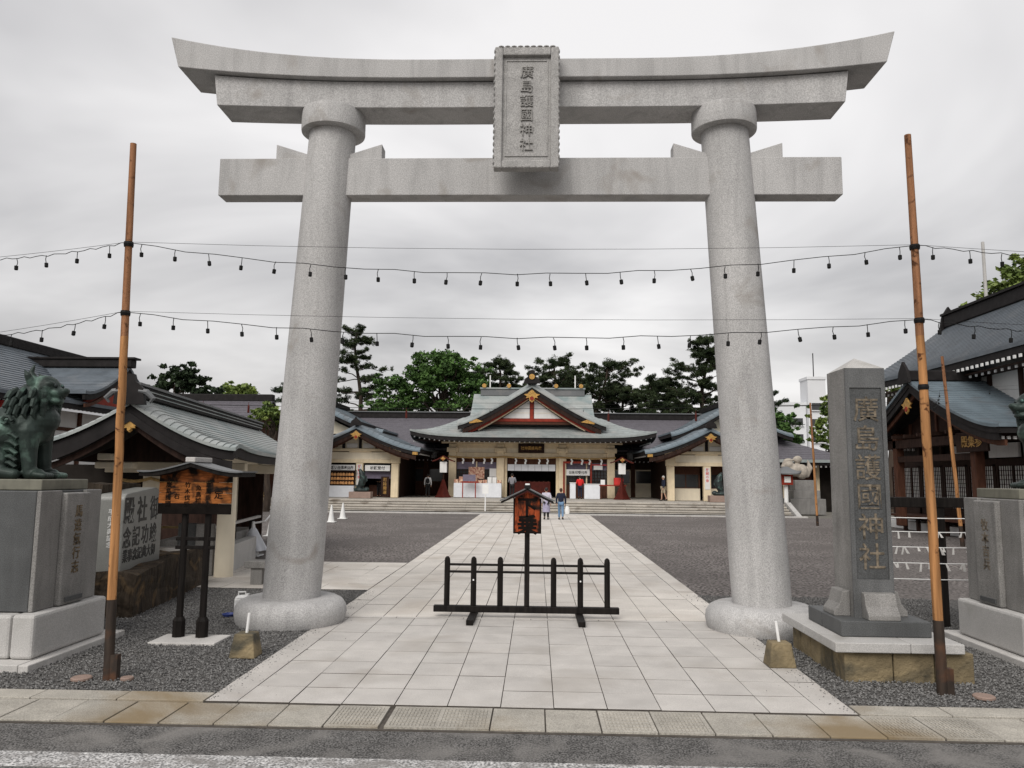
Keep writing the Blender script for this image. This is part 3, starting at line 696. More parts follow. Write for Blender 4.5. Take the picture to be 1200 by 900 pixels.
# ------------------------------------------------------------------ guardian lions and pedestals
def lion_mesh(parent):
    # faces +x; origin at plinth top under the forelegs
    B = [((-.46, 0, .36), (.36, .30, .36)), ((-.28, 0, .62), (.34, .30, .36)), ((-.05, 0, .70), (.30, .31, .29)), ((.10, 0, .78), (.20, .25, .20)),
         ((.0, 0, 1.08), (.24, .24, .22)), ((.10, 0, 1.20), (.20, .19, .18)), ((.26, 0, 1.14), (.13, .13, .08)), ((.23, 0, 1.03), (.12, .12, .05)),
         ((.37, 0, 1.17), (.045, .07, .045)), ((.20, .11, 1.25), (.07, .055, .05)), ((.20, -.11, 1.25), (.07, .055, .05)),
         ((-.45, .22, .22), (.30, .15, .24)), ((-.45, -.22, .22), (.30, .15, .24))]
    T = [([(.02, s*.17, .62), (.05, s*.18, .35), (.08, s*.18, .09)], [.15, .105, .085]) for s in (-1, 1)]
    T += [([(-.30, s*.27, .09), (-.05, s*.29, .06)], [.09, .07]) for s in (-1, 1)]
    T += [([(.08, s*.18, .07), (.20, s*.18, .06)], [.085, .075]) for s in (-1, 1)]
    T += [([(.18, s*.18+d, .06), (.31, s*.18+d*1.2, .045)], [.045, .04]) for s in (-1, 1) for d in (-.07, -.023, .023, .07)]
    T += [([(-.05, 0, 1.32), (-.10, 0, 1.42), (-.06, 0, 1.52)], [.06, .04, .012])]
    T += [([(.0, s*.15, 1.25), (-.04, s*.19, 1.36), (-.09, s*.17, 1.42)], [.06, .045, .012]) for s in (-1, 1)]
    T += [([(-.78, 0, .12), (-.92, 0, .42), (-.80, 0, .78), (-.90, 0, 1.02)], [.10, .13, .11, .02])]
    body = blob('body', bronze, parent, B, T, .016, 1)
    # mane locks, whiskers, leg curls
    mb = MB()
    for ring, (zz, rr, n, ln) in enumerate(((.93, .25, 15, .16), (1.02, .26, 13, .13), (1.12, .25, 11, .11))):
        for k in range(n):
            a = R(40)+(R(320)-R(40))*k/(n-1); c, s = math.cos(a), math.sin(a); x = -.02+rr*c; y = rr*s
            mb.tube([(x*.9, y*.9, zz+.05), (x*1.12, y*1.12, zz), (x*1.2-.02, y*1.2, zz-ln*.6), (x*1.08+.03*c, y*1.08, zz-ln)], [.035, .045, .035, .012], 7)
    for k in range(7):
        y = -.14+.28*k/6; mb.tube([(.16, y, .98), (.20, y*1.15, .92), (.17, y*1.2, .84), (.20, y*1.2, .80)], [.03, .035, .025, .008], 7)
    for s in (-1, 1):
        P = [(-.20+(.085-.011*k)*math.cos(.9*k), s*(.315-.008*k*.2), .74+(.085-.011*k)*math.sin(.9*k)) for k in range(8)]
        mb.tube(P, [.026]*7+[.012], 7)
        for z in (.55, .45, .35, .26, .18): mb.tube([(-.22, s*.24, z+.03), (-.12, s*.285, z+.03), (-.05, s*.28, z-.02), (-.08, s*.27, z-.055)], [.02, .03, .028, .012], 7)
    mb.build('mane_locks', bronze, parent, smooth=True)
    fm = MB()
    for s in (-1, 1): fm.ball((.27, s*.085, 1.235), .032, 8, 6)
    fm.build('eyes', bronze_dark, parent)
    fm = MB()
    for k in range(6): fm.lathe([(.001, 1.055), (.012, 1.085), (.013, 1.09)], 6, .33, -.065+.026*k)
    fm.build('teeth', bronze_dark, parent)
def pedestal(name, label, loc, sx, letters, ins_m):
    """front (inscribed) face looks along local +x after mirroring by sx"""
    p = thing(name, label, 'pedestal', loc)
    def bx(nm, m, x0, x1, y0, y1, z0, z1, bv=.012):
        a, c = sorted((sx*x0, sx*x1)); return box(nm, m, p, a, c, y0, y1, z0, z1, bevel=bv)
    bx('footing_slab', concrete, -2.6, -.005, -1.05, .92, -.04, .075)
    bx('footing_slab', concrete, -2.6, .12, .925, 1.05, -.04, .07); bx('footing_slab', concrete, .0, .12, -1.05, .92, -.04, .072)
    bx('base_block', stone_light, -2.4, -.285, -.82, .73, .08, .585, .035)
    bx('base_block', stone_light, -.275, .0, -.82, .73, .08, .59, .035)
    bx('body_stone', stone_dark if sx > 0 else stone_grey, -2.2, -.20, -.66, .66, .595, 2.05, .012)
    bx('corner_stone', stone_grey, -.198, -.14, -.66, -.24, .595, 2.05, .01); bx('corner_stone', stone_grey, -.198, -.14, .30, .66, .595, 2.05, .01)
    sl_ = bx('inscription_slab', stone_grey if sx > 0 else stone_grey, -.196, -.07, -.235, .295, .60, 2.02, .02)
    bx('panel_sill', stone_dark, -.068, -.05, -.15, .22, .64, .70, .004)
    bx('lion_plinth', bronze_plinth, -2.0, -.25, -.50, .50, 2.055, 2.19, .012)
    text(letters, .17, ins_m, p, (sx*-.067, .03, 1.42), '+x' if sx > 0 else '-x', .003, True, 1.05, .012, name='carved_letters')
    return p
pedestal('lion_pedestal', 'grey stone pedestal with cursive carving carrying the left bronze lion', (-5.95, 10.02, 0), 1, '馬遠氣行志', letter_brown)
pedestal('lion_pedestal', 'grey stone pedestal with four carved characters carrying the right bronze lion', (6.18, 11.05, 0), -1, '牧本吉兵', letter_tan)
l1 = thing('guardian_lion', 'green bronze guardian lion with open mane seated on the left pedestal', 'lion statue', (-6.68, 10.0, 2.19), 6, 'bronze guardian lions')
lion_mesh(l1)
l2 = tree_copy(l1); l2.location = (7.14, 11.1, 2.19); l2.rotation_euler = (0, 0, R(174)); l2['label'] = 'green bronze guardian lion cut off at the right edge on the right pedestal'

# ------------------------------------------------------------------ memorial stone on rock (left)
ms = thing('memorial_stone', 'polished grey memorial stone with black lettering on a rough dark rock', 'memorial stone', (-7.02, 13.9, 0), 8)
def rockmesh(name, x0, x1, y0, y1, z0, z1, m, amp, seed, parent):
    r_ = random.Random(seed); b = bmesh.new(); bmesh.ops.create_cube(b, size=1)
    for q in b.verts: q.co = Vector(((x0+x1)/2+q.co.x*(x1-x0), (y0+y1)/2+q.co.y*(y1-y0), (z0+z1)/2+q.co.z*(z1-z0)))
    bmesh.ops.subdivide_edges(b, edges=b.edges, cuts=7, use_grid_fill=True)
    from mathutils import noise as mn
    for q in b.verts:
        d = mn.noise_vector(q.co*1.7+Vector((seed, 0, 0)))*amp+mn.noise_vector(q.co*5+Vector((seed, 3, 0)))*amp*.4; q.co += d
    me = bpy.data.meshes.new(name); b.to_mesh(me); b.free(); me.materials.append(m); return link(name, me, parent)
rockmesh('rock_base', -1.0, .42, -1.55, 2.15, -.1, .70, rock, .09, 3, ms)
def arch(y0, y1, z0, z1, r0, r1):
    pts = [(y0, z0), (y1, z0)]
    for k in range(9): a = math.pi/2*k/8; pts.append((y1-r1+r1*math.cos(a), z1-r1+r1*math.sin(a)))
    for k in range(9): a = math.pi/2+math.pi/2*k/8; pts.append((y0+r0+r0*math.cos(a), z1-r0-.08+r0*math.sin(a)))
    return pts
MB().prism(arch(-1.45, .38, .66, 2.02, .12, .42), 'x', -.32, .1).build('slab', stone_pol, ms, bevel=.02)
rockmesh('rough_back', -.62, -.28, -1.35, .3, .62, 2.08, rock, .06, 9, ms)
text('殿社御', .46, letter_black, ms, (.103, -.66, 1.66), '+x', .003, False, 1.28, .02, name='lettering', maxw=1.75)
text('念記功竣', .36, letter_black, ms, (.103, -.66, 1.22), '+x', .003, False, 1.15, .016, name='lettering', maxw=1.55)
text('業事念記典大御', .22, letter_black, ms, (.103, -.66, .92), '+x', .003, False, 1, .016, name='lettering', maxw=1.5)
text('平成大典記念', .10, letter_white, ms, (-.1, -1.453, 1.38), '-y', .002, True, 1.05, .01, name='lettering')

# ================================================================== SHRINE: steps, platform
PZ = .72
struct(box('platform', step_stone, None, -24, 15.4, 48.72, 74, -.05, PZ-.012))
stp = struct(box('stairs', joint, None, -24, 15.3, 46.82, 48.72, -.05, .12))
for k in range(5):
    z1 = PZ*(k+1)/5; y0 = 46.82+.40*k; n = 16; x = -24.0
    for j in range(n):
        xa = x+39.3/n; box('step', step_stone, stp, x+.004, xa-.004, y0, 48.75+(.0 if k < 4 else .25), z1-PZ/5+.045, z1, bevel=.012); x = xa
    box('riser', step_stone, stp, -24, 15.3, y0+.07, 48.72, z1-PZ/5+.001, z1-.012)
MB().prism([(46.6, -.04), (48.9, -.04), (48.9, PZ+.10), (48.6, PZ+.10), (46.6, .1)], 'x', 15.42, 15.72).build('stair_cheek', stone_light, stp, bevel=.015)

# ------------------------------------------------------------------ main hall
H = thing('shrine_hall', 'main shrine hall with green copper roof and red white front gable', 'shrine hall', (-.38, 56.5, 0))
for x in (-5.78, -2.28, 2.25, 5.77):
    c = MB().box(x-.28, x+.28, -.28, .28, PZ, 4.58).build('column', cream_wood, H, bevel=.05)
    box('bracket', cream_wood, c, x-.42, x+.42, -.36, .30, 3.98, 4.32, bevel=.03); box('capital', cream_wood, c, x-.22, x+.22, -.42, -.365, 4.05, 4.28, bevel=.02)
for x0, x1 in ((-5.5, -2.56), (-2.0, 1.97), (2.53, 5.49)):
    box('beam', cream_wood, H, x0, x1, -.18, .18, 3.62, 3.95, bevel=.015); box('frieze_panel', cream, H, x0, x1, -.05, .10, 3.952, 4.28)
    box('beam', cream_wood, H, x0, x1, -.14, .14, 4.282, 4.60, bevel=.01)
box('eave_beam', cream_wood, H, -6.6, 6.6, -.34, -.05, 4.605, 4.72)
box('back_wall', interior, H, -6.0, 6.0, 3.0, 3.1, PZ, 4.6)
for x in (-6.0, 5.9): box('side_wall', cream, H, x, x+.1, .3, 8, PZ, 4.6)
box('ceiling', darkwood, H, -8.2, 8.2, -2.0, 9, 4.74, 4.78)
for bx0, bx1 in ((-5.5, -2.56), (2.53, 5.49)):
    wn = box('lattice_window', pane, H, bx0, bx1, .10, .13, 1.7, 3.1)
    box('dado', brownwood, H, bx0, bx1, .04, .14, PZ, 1.69)
    b = MB(); n = 13
    for k in range(n+1): x = bx0+(bx1-bx0)*k/n; b.box(x-.018, x+.018, .05, .095, 1.7, 3.1)
    for k in range(7): z = 1.7+1.4*k/6; b.box(bx0, bx1, .06, .09, z-.016, z+.016)
    b.build('lattice', darkwood, wn, fix=False)
    m_ = (bx0+bx1)/2; box('mullion', cream_wood, H, m_-.05, m_+.05, .0, .12, 1.7, 3.3)
    for x0, x1 in ((bx0, m_-.05), (m_+.05, bx1)): box('half_curtain', curtain, H, x0+.02, x1-.02, .02, .04, 2.75, 3.25)
    box('transom', brownwood, H, bx0, bx1, .03, .12, 3.26, 3.60)
for x in (-1.99, 1.78): box('door_jamb', cream_wood, H, x, x+.20, .02, .2, PZ, 3.6)
box('transom', brownwood, H, -1.78, 1.77, .05, .15, 3.1, 3.60)
for k in range(7): box('door_curtain', whitecloth, H, -1.75+.5*k, -1.75+.5*k+.485, -.02+.02*(k % 2), 0+.02*(k % 2), 2.65, 3.12)
# rope with paper streamers
P = []
for k in range(61): x = -6.1+12.2*k/60; P.append((x, -.38, 3.66-.10*abs(math.sin(k/60*math.pi*3))))
MB().tube(P, .055, 8).build('straw_rope', rope, H, smooth=True)
for x in (-5.0, -4.25, -3.45, -2.9, -1.15, -.45, .55, 1.15, 2.9, 3.65, 4.2, 5.05):
    b = MB(); 
    for k in range(3): b.box(x-.07+.05*(k % 2), x+.05+.05*(k % 2), -.40-.008*k, -.395-.008*k, 3.45-.16*k, 3.62-.16*k)
    b.build('paper_streamer', whitepaint, H, fix=False)
pq = box('name_board', darkwood, H, -.98, .92, -.46, -.40, 3.95, 4.62, bevel=.03)
text('社神國護島廣', .28, gold, pq, (-.03, -.465, 4.3), '-y', .01, False, 1, .014, maxw=1.5, name='gilt_letters')
# lower roof
hip_ring(H, (-8.62, 8.78, -2.5, 13.0), 5.06, (-5.2, 5.2, 1.3, 9.7), 6.62, copper, 1.35, .10, rows=9, lift=.42, edge=roof_edge, h=.025, eth=.28, back=False)
rafters(H, [(x, -2.22, 4.66+.42*abs(x/8.7)**6) for x in np.linspace(-8.3, 8.4, 48)], s=(.09, .05, .09))
rafters(H, [(s*8.45, y, 4.70) for s in (-1, 1) for y in np.linspace(-1.5, 8, 26)], s=(.05, .09, .09))
# upper roof, ridge across
gable_roof(H, 5.5, 4.6, -4.75, 4.75, 8.85, 6.35, copper_pale, 1.3, .10, rows=8, swap=True, edge=roof_edge)
box('ridge', copper_dark, H, -4.2, 4.2, 5.2, 5.8, 8.70, 9.25, bevel=.04); box('ridge_cap', copper_pale, H, -4.25, 4.25, 5.12, 5.88, 9.25, 9.36)
for x in (-3.9, -1.9, 1.9, 3.9): MB().cyl((x, 5.0, 9.5), (x, 5.1, 9.5), .17, n=14).build('gilt_crest', gold, H)
for s in (-1, 1):
    MB().prism([(2.0, 6.5), (9.0, 6.5), (5.5, 8.7)], 'x', s*4.3-.05, s*4.3+.05).build('side_gable', copper_dark, H)
    MB().cyl((s*3.45, 5.5, 9.3), (s*3.45, 5.5, 10.4), .05, n=8).build('ridge_finial', whitepaint, H)
# front gable
pf = gable_roof(H, 0, 5.35, -1.75, 5.5, 9.12, 6.30, copper, 1.22, .10, rows=0, edge=roof_edge, eth=.26, verge=(.9, .42), nu=6)
barge(H, 0, 5.05, -1.66, pf, .74, .30, .08, darkwood, t1=.98)
barge(H, 0, 4.9, -1.45, pf, .92, .22, .10, redwood, t1=.93); barge(H, 0, 4.8, -1.30, pf, 1.10, .10, .08, cream_wood, t0=.05, t1=.80)
MB().prism([(-4.3, 6.2), (4.3, 6.2), (2.2, 7.15), (0, 8.35), (-2.2, 7.15)], 'y', -.9, -.8).build('gable_wall', darkwood, H)
for s in (-1, 1):
    MB().prism([(s*.16, 6.42), (s*2.12, 6.42), (s*.16, 7.75)], 'y', -.98, -.905).build('gable_panel', white, H)
    for z in (6.8,): box('panel_rail', cream, H, *sorted((s*.16, s*1.5)), -.995, -.982, z, z+.03)
box('king_post', redwood, H, -.13, .13, -1.06, -.90, 6.3, 7.95, bevel=.02)
box('gable_beam', redwood, H, -3.5, 3.5, -1.05, -.90, 6.18, 6.40, bevel=.02); box('gable_sill', brownwood, H, -4.2, 4.2, -1.0, -.8, 5.98, 6.17)
gegyo(H, 0, -1.72, 8.0, .58)
for s in (-1, 1):
    MB().prism([(s*3.5, 6.12), (s*4.45, 5.98), (s*4.5, 6.12), (s*3.95, 6.32)], 'y', -1.72, -1.665).build('gilt_fitting', gold, H)
box('gable_ridge', roof_edge, H, -.32, .32, -1.9, 5.3, 8.86, 9.16, bevel=.05)
MB().prism([(-.62, 8.85), (.62, 8.85), (.5, 9.2), (.28, 9.35), (.2, 9.75), (0, 9.85), (-.2, 9.75), (-.28, 9.35), (-.5, 9.2)], 'y', -2.02, -1.9).build('ridge_end_tile', roof_edge, H)
MB().cyl((0, -2.1, 9.33), (0, -2.02, 9.33), .2, n=16).build('gilt_crest', gold, H)

# ------------------------------------------------------------------ side wings with their own gables
def wing(label, cx, left):
    W = thing('gabled_wing', label, 'shrine wing', (cx, 53.0, 0), group='gabled wings beside the main hall')
    for x in (-2.45, 0, 2.45):
        box('column', cream_wood, W, x-.25, x+.25, -.2, .2, PZ, 3.05, bevel=.03)
    for x in (-2.45, 2.45): box('bracket', cream_wood, W, x-.3, x+.3, -.26, .26, 3.06, 3.85, bevel=.03)
    box('beam', cream_wood, W, -2.15, 2.15, -.2, .2, 3.06, 3.30, bevel=.02); box('frieze_panel', cream, W, -2.15, 2.15, -.12, .12, 3.302, 3.80)
    box('beam', cream_wood, W, -2.8, 2.8, -.22, .22, 3.855, 4.05, bevel=.02)
    box('bracket', cream_wood, W, -.75, .75, -.18, .18, 3.80, 3.853)
    pf = gable_roof(W, 0, 4.35, -1.55, 8.5, 5.72, 4.08, roof_blue, 1.45, .08, rows=12, up=.1, edge=roof_edge, eth=.22, h=.025, verge=(.8, .28))
    barge(W, 0, 4.2, -1.46, pf, .54, .26, .08, darkwood, t1=.97); barge(W, 0, 4.0, -1.30, pf, .72, .16, .08, brownwood, t1=.9)
    MB().prism([(-2.7, 4.06), (2.7, 4.06), (1.2, 4.5), (0, 5.15), (-1.2, 4.5)], 'y', -.08, .05).build('gable_wall', cream, W)
    for x in (-1.15, 0, 1.15): box('gable_strut', roof_edge, W, x-.1, x+.1, -.16, -.085, 4.06, 4.42 if x else 4.95)
    for x0, x1 in ((-.95, -.2), (.2, .95)): box('gable_louvre', white, W, x0, x1, -.12, -.085, 4.1, 4.40)
    gegyo(W, 0, -1.5, 4.92, .40)
    for s in (-1, 1):
        MB().lathe([(.06, 3.82), (.17, 3.86), (.17, 4.0), (.09, 4.05), (.12, 4.14), (.03, 4.22)], 12, s*2.05, -.42).build('gilt_cap', gold, W)
        box('gilt_tip', gold, W, *sorted((s*3.85, s*4.2)), -1.5, -1.44, 3.62, 3.82)
    box('ridge', roof_edge, W, -.2, .2, -1.6, 8.4, 5.58, 5.85, bevel=.04)
    MB().prism([(-.4, 5.55), (.4, 5.55), (.3, 5.85), (.1, 6.0), (0, 6.15), (-.1, 6.0), (-.3, 5.85)], 'y', -1.72, -1.6).build('ridge_end_tile', roof_edge, W)
    rafters(W, [(s*(4.05), y, 3.72) for s in (-1, 1) for y in np.linspace(-1.2, 8, 24)], s=(.05, .09, .09))
    box('ceiling', darkwood, W, -2.7, 2.7, .25, 6.6, 3.4, 3.45)
    for s in (-1, 1): box('side_wall', darkwood, W, *sorted((s*2.55, s*2.65)), .25, 8, PZ, 3.4)
    if left:
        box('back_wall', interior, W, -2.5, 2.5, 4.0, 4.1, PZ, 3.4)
        for x0, x1, s in ((-2.15, -.28, '願い絵馬奉納所'), (.30, 2.15, '祈願受付')):
            sb = box('sign_board', whitepaint, W, x0+.06, x1-.06, -.06, -.02, 2.52, 2.92); text(s, .26, letter_black, sb, ((x0+x1)/2, -.064, 2.72), '-y', .002, False, 1, .02, maxw=1.55, name='lettering')
        box('shop_curtain', curtain, W, .3, 2.15, .3, .32, 2.0, 2.5)
        box('counter', brownwood, W, .4, 2.1, 1.2, 1.8, PZ, 1.55)
        sb = box('upright_sign', darkwood, W, 1.55, 2.10, -.30, -.24, PZ+.08, 2.15); text('厄除開運', .26, gold, sb, (1.82, -.304, 1.5), '-y', .002, True, 1.1, .01, name='lettering')
    else:
        for x0, x1 in ((-2.2, -.25), (.25, 2.2)):
            box('dado', cream, W, x0, x1, 1.0, 1.1, PZ, 1.55); wn = box('window', pane, W, x0+.1, x1-.1, 1.02, 1.06, 1.6, 2.5)
            b = MB(); b.box(x0, x0+.1, .98, 1.08, 1.55, 2.6); b.box(x1-.1, x1, .98, 1.08, 1.55, 2.6); b.box(x0+.1, x1-.1, .98, 1.08, 2.5, 2.6); b.box(x0+.1, x1-.1, .98, 1.08, 1.55, 1.6)
            m_ = (x0+x1)/2; b.box(m_-.03, m_+.03, .99, 1.02, 1.6, 2.5); b.build('window_frame', brownwood, wn, fix=False)
            box('upper_wall', brownwood, W, x0, x1, 1.0, 1.1, 2.605, 3.4)
    sb = box('pillar_banner', white, W, -.17, .17, -.225, -.205, 1.5, 2.95); text('昇鯉の像', .22, letter_red, sb, (0, -.228, 2.45), '-y', .002, True, 1.1, .01, name='lettering')
    return W
wing('left gabled wing with white signs and ema rack', -12.2, True)
wing('right gabled wing with dark windows beside the torii pillar', 11.55, False)
for lab, cx in (('tall rear gabled roof behind the left wing, half hidden by the left pillar', -16.6), ('tall rear gabled roof behind the right wing, half hidden by the right pillar', 14.2)):
    Rw = thing('rear_gabled_wing', lab, 'shrine wing', (cx, 57.5, 0), group='rear gabled wings')
    gable_roof(Rw, 0, 4.4 if cx > 0 else 5.2, -1.2, 9, 7.75, 5.6, roof_blue, 1.3, .10, rows=14, edge=roof_edge, eth=.24, verge=(.8, .25)); box('ridge', roof_edge, Rw, -.25, .25, -1.1, 9, 7.7, 8.1, bevel=.04)
    MB().prism([(-3.4, 5.3), (3.4, 5.3), (1.6, 6.1), (0, 7.0), (-1.6, 6.1)], 'y', 0, .1).build('gable_wall', cream, Rw); box('wall', brownwood, Rw, -3.4, 3.4, .1, 8, PZ, 5.3); gegyo(Rw, 0, -1.0, 6.8, .4)
# ema rack in the left wing
er = thing('ema_rack', 'wooden rack hung with rows of votive plaques in the left wing', 'rack', (-13.3, 52.6, PZ))
box('rack_board', darkwood, er, -.85, .85, -.02, .04, .85, 1.75); box('rack_roof', darkwood, er, -.95, .95, -.2, .1, 1.76, 1.83)
for x in (-.8, .8): box('leg', darkwood, er, x-.05, x+.05, -.03, .05, 0, .845)
em = None
for r_ in range(3):
    for k in range(8):
        loc = (-.70+.2*k+random.uniform(-.01, .01), -.05, 1.66-.29*r_)
        if em is None: em = MB().prism([(-.085, -.2), (.085, -.2), (.085, -.05), (0, 0), (-.085, -.05)], 'y', -.012, .012).build('votive_plaque', ema_wood, er, loc=loc)
        else: inst(em, er, loc, (0, R(random.uniform(-5, 5)), 0))
tag(box('cloth_covered_table', whitecloth, None, -14.2, -12.4, 52.15, 52.5, PZ, 1.5, bevel=.03), 'white cloth covered table below the votive plaques', 'table')
# rising carp statues
def carp(label, x, y, flip):
    c = thing('carp_statue', label, 'carp statue', (x, y, PZ), 0 if not flip else 180, 'bronze rising carp statues')
    box('plinth', pink_stone, c, -.72, .72, -.4, .4, 0, .42, bevel=.02)
    T = [([(-.12, 0, .62), (.02, 0, .95), (.10, 0, 1.30), (.02, 0, 1.62), (-.12, 0, 1.85)], [.16, .24, .24, .19, .10]), ([(-.1, 0, .6), (-.35, 0, .55), (-.5, 0, .62)], [.10, .08, .03]), ([(-.1, .0, .6), (-.3, 0, .78), (-.42, 0, .95)], [.08, .06, .02])]
    B = [((0, 0, .52), (.5, .3, .13)), ((.35, .05, .58), (.2, .18, .16)), ((-.3, .1, .55), (.2, .15, .14))]
    blob('body', bronze_dark, c, B, T, .035, 2)
    b = MB(); b.prism([(.2, .95), (.42, 1.15), (.36, 1.4), (.18, 1.5)], 'y', -.02, .02); b.prism([(.15, 1.35), (.34, 1.48), (.30, 1.2)], 'y', .12, .2); b.build('fins', bronze_dark, c)
carp('dark bronze rising carp statue on a plinth before the left wing', -11.6, 50.9, False)
carp('dark bronze rising carp statue on a plinth before the right wing', 12.0, 51.2, True)

# ------------------------------------------------------------------ corridor building behind with the long violet roof
K = thing('corridor_building', 'long low building behind the hall with plain violet grey roof', 'building', (-.5, 60.6, 0))
gable_roof(K, 5.4, 5.9, -22, 19.5, 7.25, 4.35, roof_violet, 1.12, .12, rows=16, swap=True, edge=roof_edge, h=.02)
box('ridge', roof_edge, K, -22, 19.5, 5.1, 5.7, 7.12, 7.62, bevel=.05); box('ridge_cap', copper_dark, K, -22, 19.5, 5.0, 5.8, 7.62, 7.70)
box('eave_beam', darkwood, K, -21.5, 19, .0, .3, 3.7, 4.0)
xs = [-20, -17.5, -15, -12.5, -10, -8.2, -6.6, 6.3, 8.0, 10.2, 12.6, 15, 17.5, 19]
for x in xs: box('column', brownwood, K, x-.17, x+.17, .0, .32, PZ, 3.7)
for x0, x1 in zip(xs[:-1], xs[1:]):
    if x1-x0 > 6: continue
    cream_bay = x0 > 0  # right-hand bays have cream walls, left-hand ones brown wood
    box('dado', cream if cream_bay else brownwood, K, x0+.17, x1-.17, .1, .2, PZ, 1.75)
    wn = box('window', pane, K, x0+.25, x1-.25, .13, .17, 1.8, 2.75); b = MB()
    b.box(x0+.17, x0+.25, .08, .2, 1.75, 2.85); b.box(x1-.25, x1-.17, .08, .2, 1.75, 2.85); b.box(x0+.25, x1-.25, .08, .2, 2.75, 2.85); b.box(x0+.25, x1-.25, .08, .2, 1.75, 1.8); b.build('window_frame', cream if cream_bay else brownwood, wn, fix=False)
    box('transom', darkwood, K, x0+.17, x1-.17, .1, .2, 2.85, 3.7)
rafters(K, [(x, -.15, 3.45) for x in np.concatenate([np.linspace(-10, -6.5, 12), np.linspace(6.2, 10.5, 14)])], m=whitecloth, s=(.10, .05, .12), name='hanging_fittings')
for x in (-7.6, 7.4):
    l_ = thing('hanging_lantern', 'dark metal lantern hanging %s of the main hall' % ('left' if x < 0 else 'right'), 'lantern', (x-.3, 58.6, 3.55), group='hanging lanterns')
    MB().lathe([(.12, 0), (.28, .05), (.28, .45), (.40, .5), (.1, .7)], 6).build('lantern_body', copper_dark, l_); MB().cyl((0, 0, .68), (0, 0, 1.2), .02, n=6).build('chain', roof_edge, l_)

# ------------------------------------------------------------------ stalls and fittings before the hall
def goods_table(label, x0, x1, y0, y1, h, nb_, m_top):
    t = thing('sales_table', label, 'table', ((x0+x1)/2, (y0+y1)/2, PZ)); w_, d_ = (x1-x0)/2, (y1-y0)/2
    box('table_top', brownwood, t, -w_, w_, -d_, d_, h-.05, h)
    n = 40
    def fn(u, v): x = -w_+2*w_*u; return (x, -d_-.03-.018*math.sin(x*9), .02+(h-.02+.006)*v)
    MB().add([fn(i/n, j) for j in (0, 1) for i in range(n+1)]+[(p[0], p[1]+.012, p[2]) for p in [fn(i/n, j) for j in (0, 1) for i in range(n+1)]], [(i, i+1, n+2+i, n+1+i) for i in range(n)]+[(2*n+2+i, 3*n+3+i, 3*n+4+i, 2*n+3+i) for i in range(n)]).build('cloth_front', m_top, t, fix=False)
    for x in (-w_+.05, w_-.05): box('leg', brownwood, t, x-.04, x+.04, -d_+.05, d_-.05, 0, h-.052)
    for k in range(nb_):
        bw = 2*w_/nb_; x = -w_+bw*(k+.5)
        box('goods_box', [goods, redwood, goods, white][random.randrange(4)] if k % 3 else goods, t, x-bw*.44, x+bw*.44, -d_+.05, d_-.1, h+.003, h+random.uniform(.22, .48), bevel=.01)
    return t
goods_table('long white clothed table of red charm boxes left of the entrance', -5.9, -2.5, 55.0, 55.7, 1.02, 10, whitecloth)
t = thing('price_stand', 'small wooden stand with pale board before the charm table', 'stand', (-4.75, 54.4, PZ))
box('panel', curtain, t, -.45, .45, -.04, 0, 1.15, 1.62); box('rail', redwood, t, -.62, .62, -.07, .03, 1.05, 1.14); 
for x in (-.45, .45): box('leg', redwood, t, x-.035, x+.035, -.04, .02, 0, 1.048)
def poster(label, x, z, w_, h_, m, y=56.42): tag(box('poster', m, None, x-w_/2, x+w_/2, y, y+.02, z, z+h_), label, 'poster')
poster('red poster on the left lattice window of the hall', -4.4, 2.05, 1.15, .85, goods); poster('small white notice on the left lattice window', -3.2, 2.2, .5, .6, white)
pn = thing('white_sign_board', 'white sign board over the dark opening right of the entrance', 'sign', (3.0, 56.3, 2.35))
box('panel', whitepaint, pn, -.85, .85, -.04, 0, 0, .45, bevel=.08); text('御朱印受付所', .25, letter_black, pn, (0, -.045, .22), '-y', .002, False, 1, .02, maxw=1.35, name='lettering')
pn = thing('white_sign_board', 'small white sign under a red bar right of the entrance', 'sign', (4.45, 56.3, 2.78)); box('panel', whitepaint, pn, -.32, .32, -.04, 0, 0, .3); box('red_bar', redpaint, pn, -.55, .8, -.03, .02, .31, .38)
op = thing('booth_frame', 'red framed booth opening right of the entrance', 'booth', (2.95, 56.15, PZ))
for x in (-.98, .98): box('frame_post', redwood, op, x-.06, x+.06, -.05, .05, 0, 2.5)
box('frame_head', redwood, op, -1.04, 1.04, -.05, .05, 2.505, 2.65)
def counter(label, x0, x1, h):
    c = thing('counter', label, 'counter', ((x0+x1)/2, 54.9, PZ), group='white counters'); w_ = (x1-x0)/2
    box('body', whitecloth, c, -w_, w_, -.3, .3, 0, h, bevel=.03); box('top', whitepaint, c, -w_-.03, w_+.03, -.33, .33, h+.003, h+.04, bevel=.01)
counter('white counter right of the red-jacketed person', 3.35, 4.45, 1.02); counter('narrow white counter left of the red-jacketed person', 2.35, 2.75, 1.1)
dt = thing('low_table', 'dark red topped table with boxes right of the entrance', 'table', (5.35, 54.9, PZ))
box('table_top', redwood, dt, -.95, .95, -.3, .3, .92, 1.0); 
for x in (-.85, .85):
    for y in (-.25, .25): box('leg', brownwood, dt, x-.05, x+.05, y-.05, y+.05, 0, .918)
box('red_box', redpaint, dt, .1, .75, -.2, .2, 1.003, 1.5, bevel=.02); box('white_card', whitepaint, dt, -.85, -.55, -.25, -.2, 1.003, 1.35)
sb = thing('offertory_box', 'red offertory box in the hall entrance', 'offertory box', (-.5, 57.0, PZ))
box('body', maroon, sb, -1.5, 1.5, -.3, .3, 0, 1.15, bevel=.03); 
for k in range(9): box('slat', brownwood, sb, -1.42+.34*k, -1.42+.34*k+.1, -.27, .27, 1.153, 1.2)
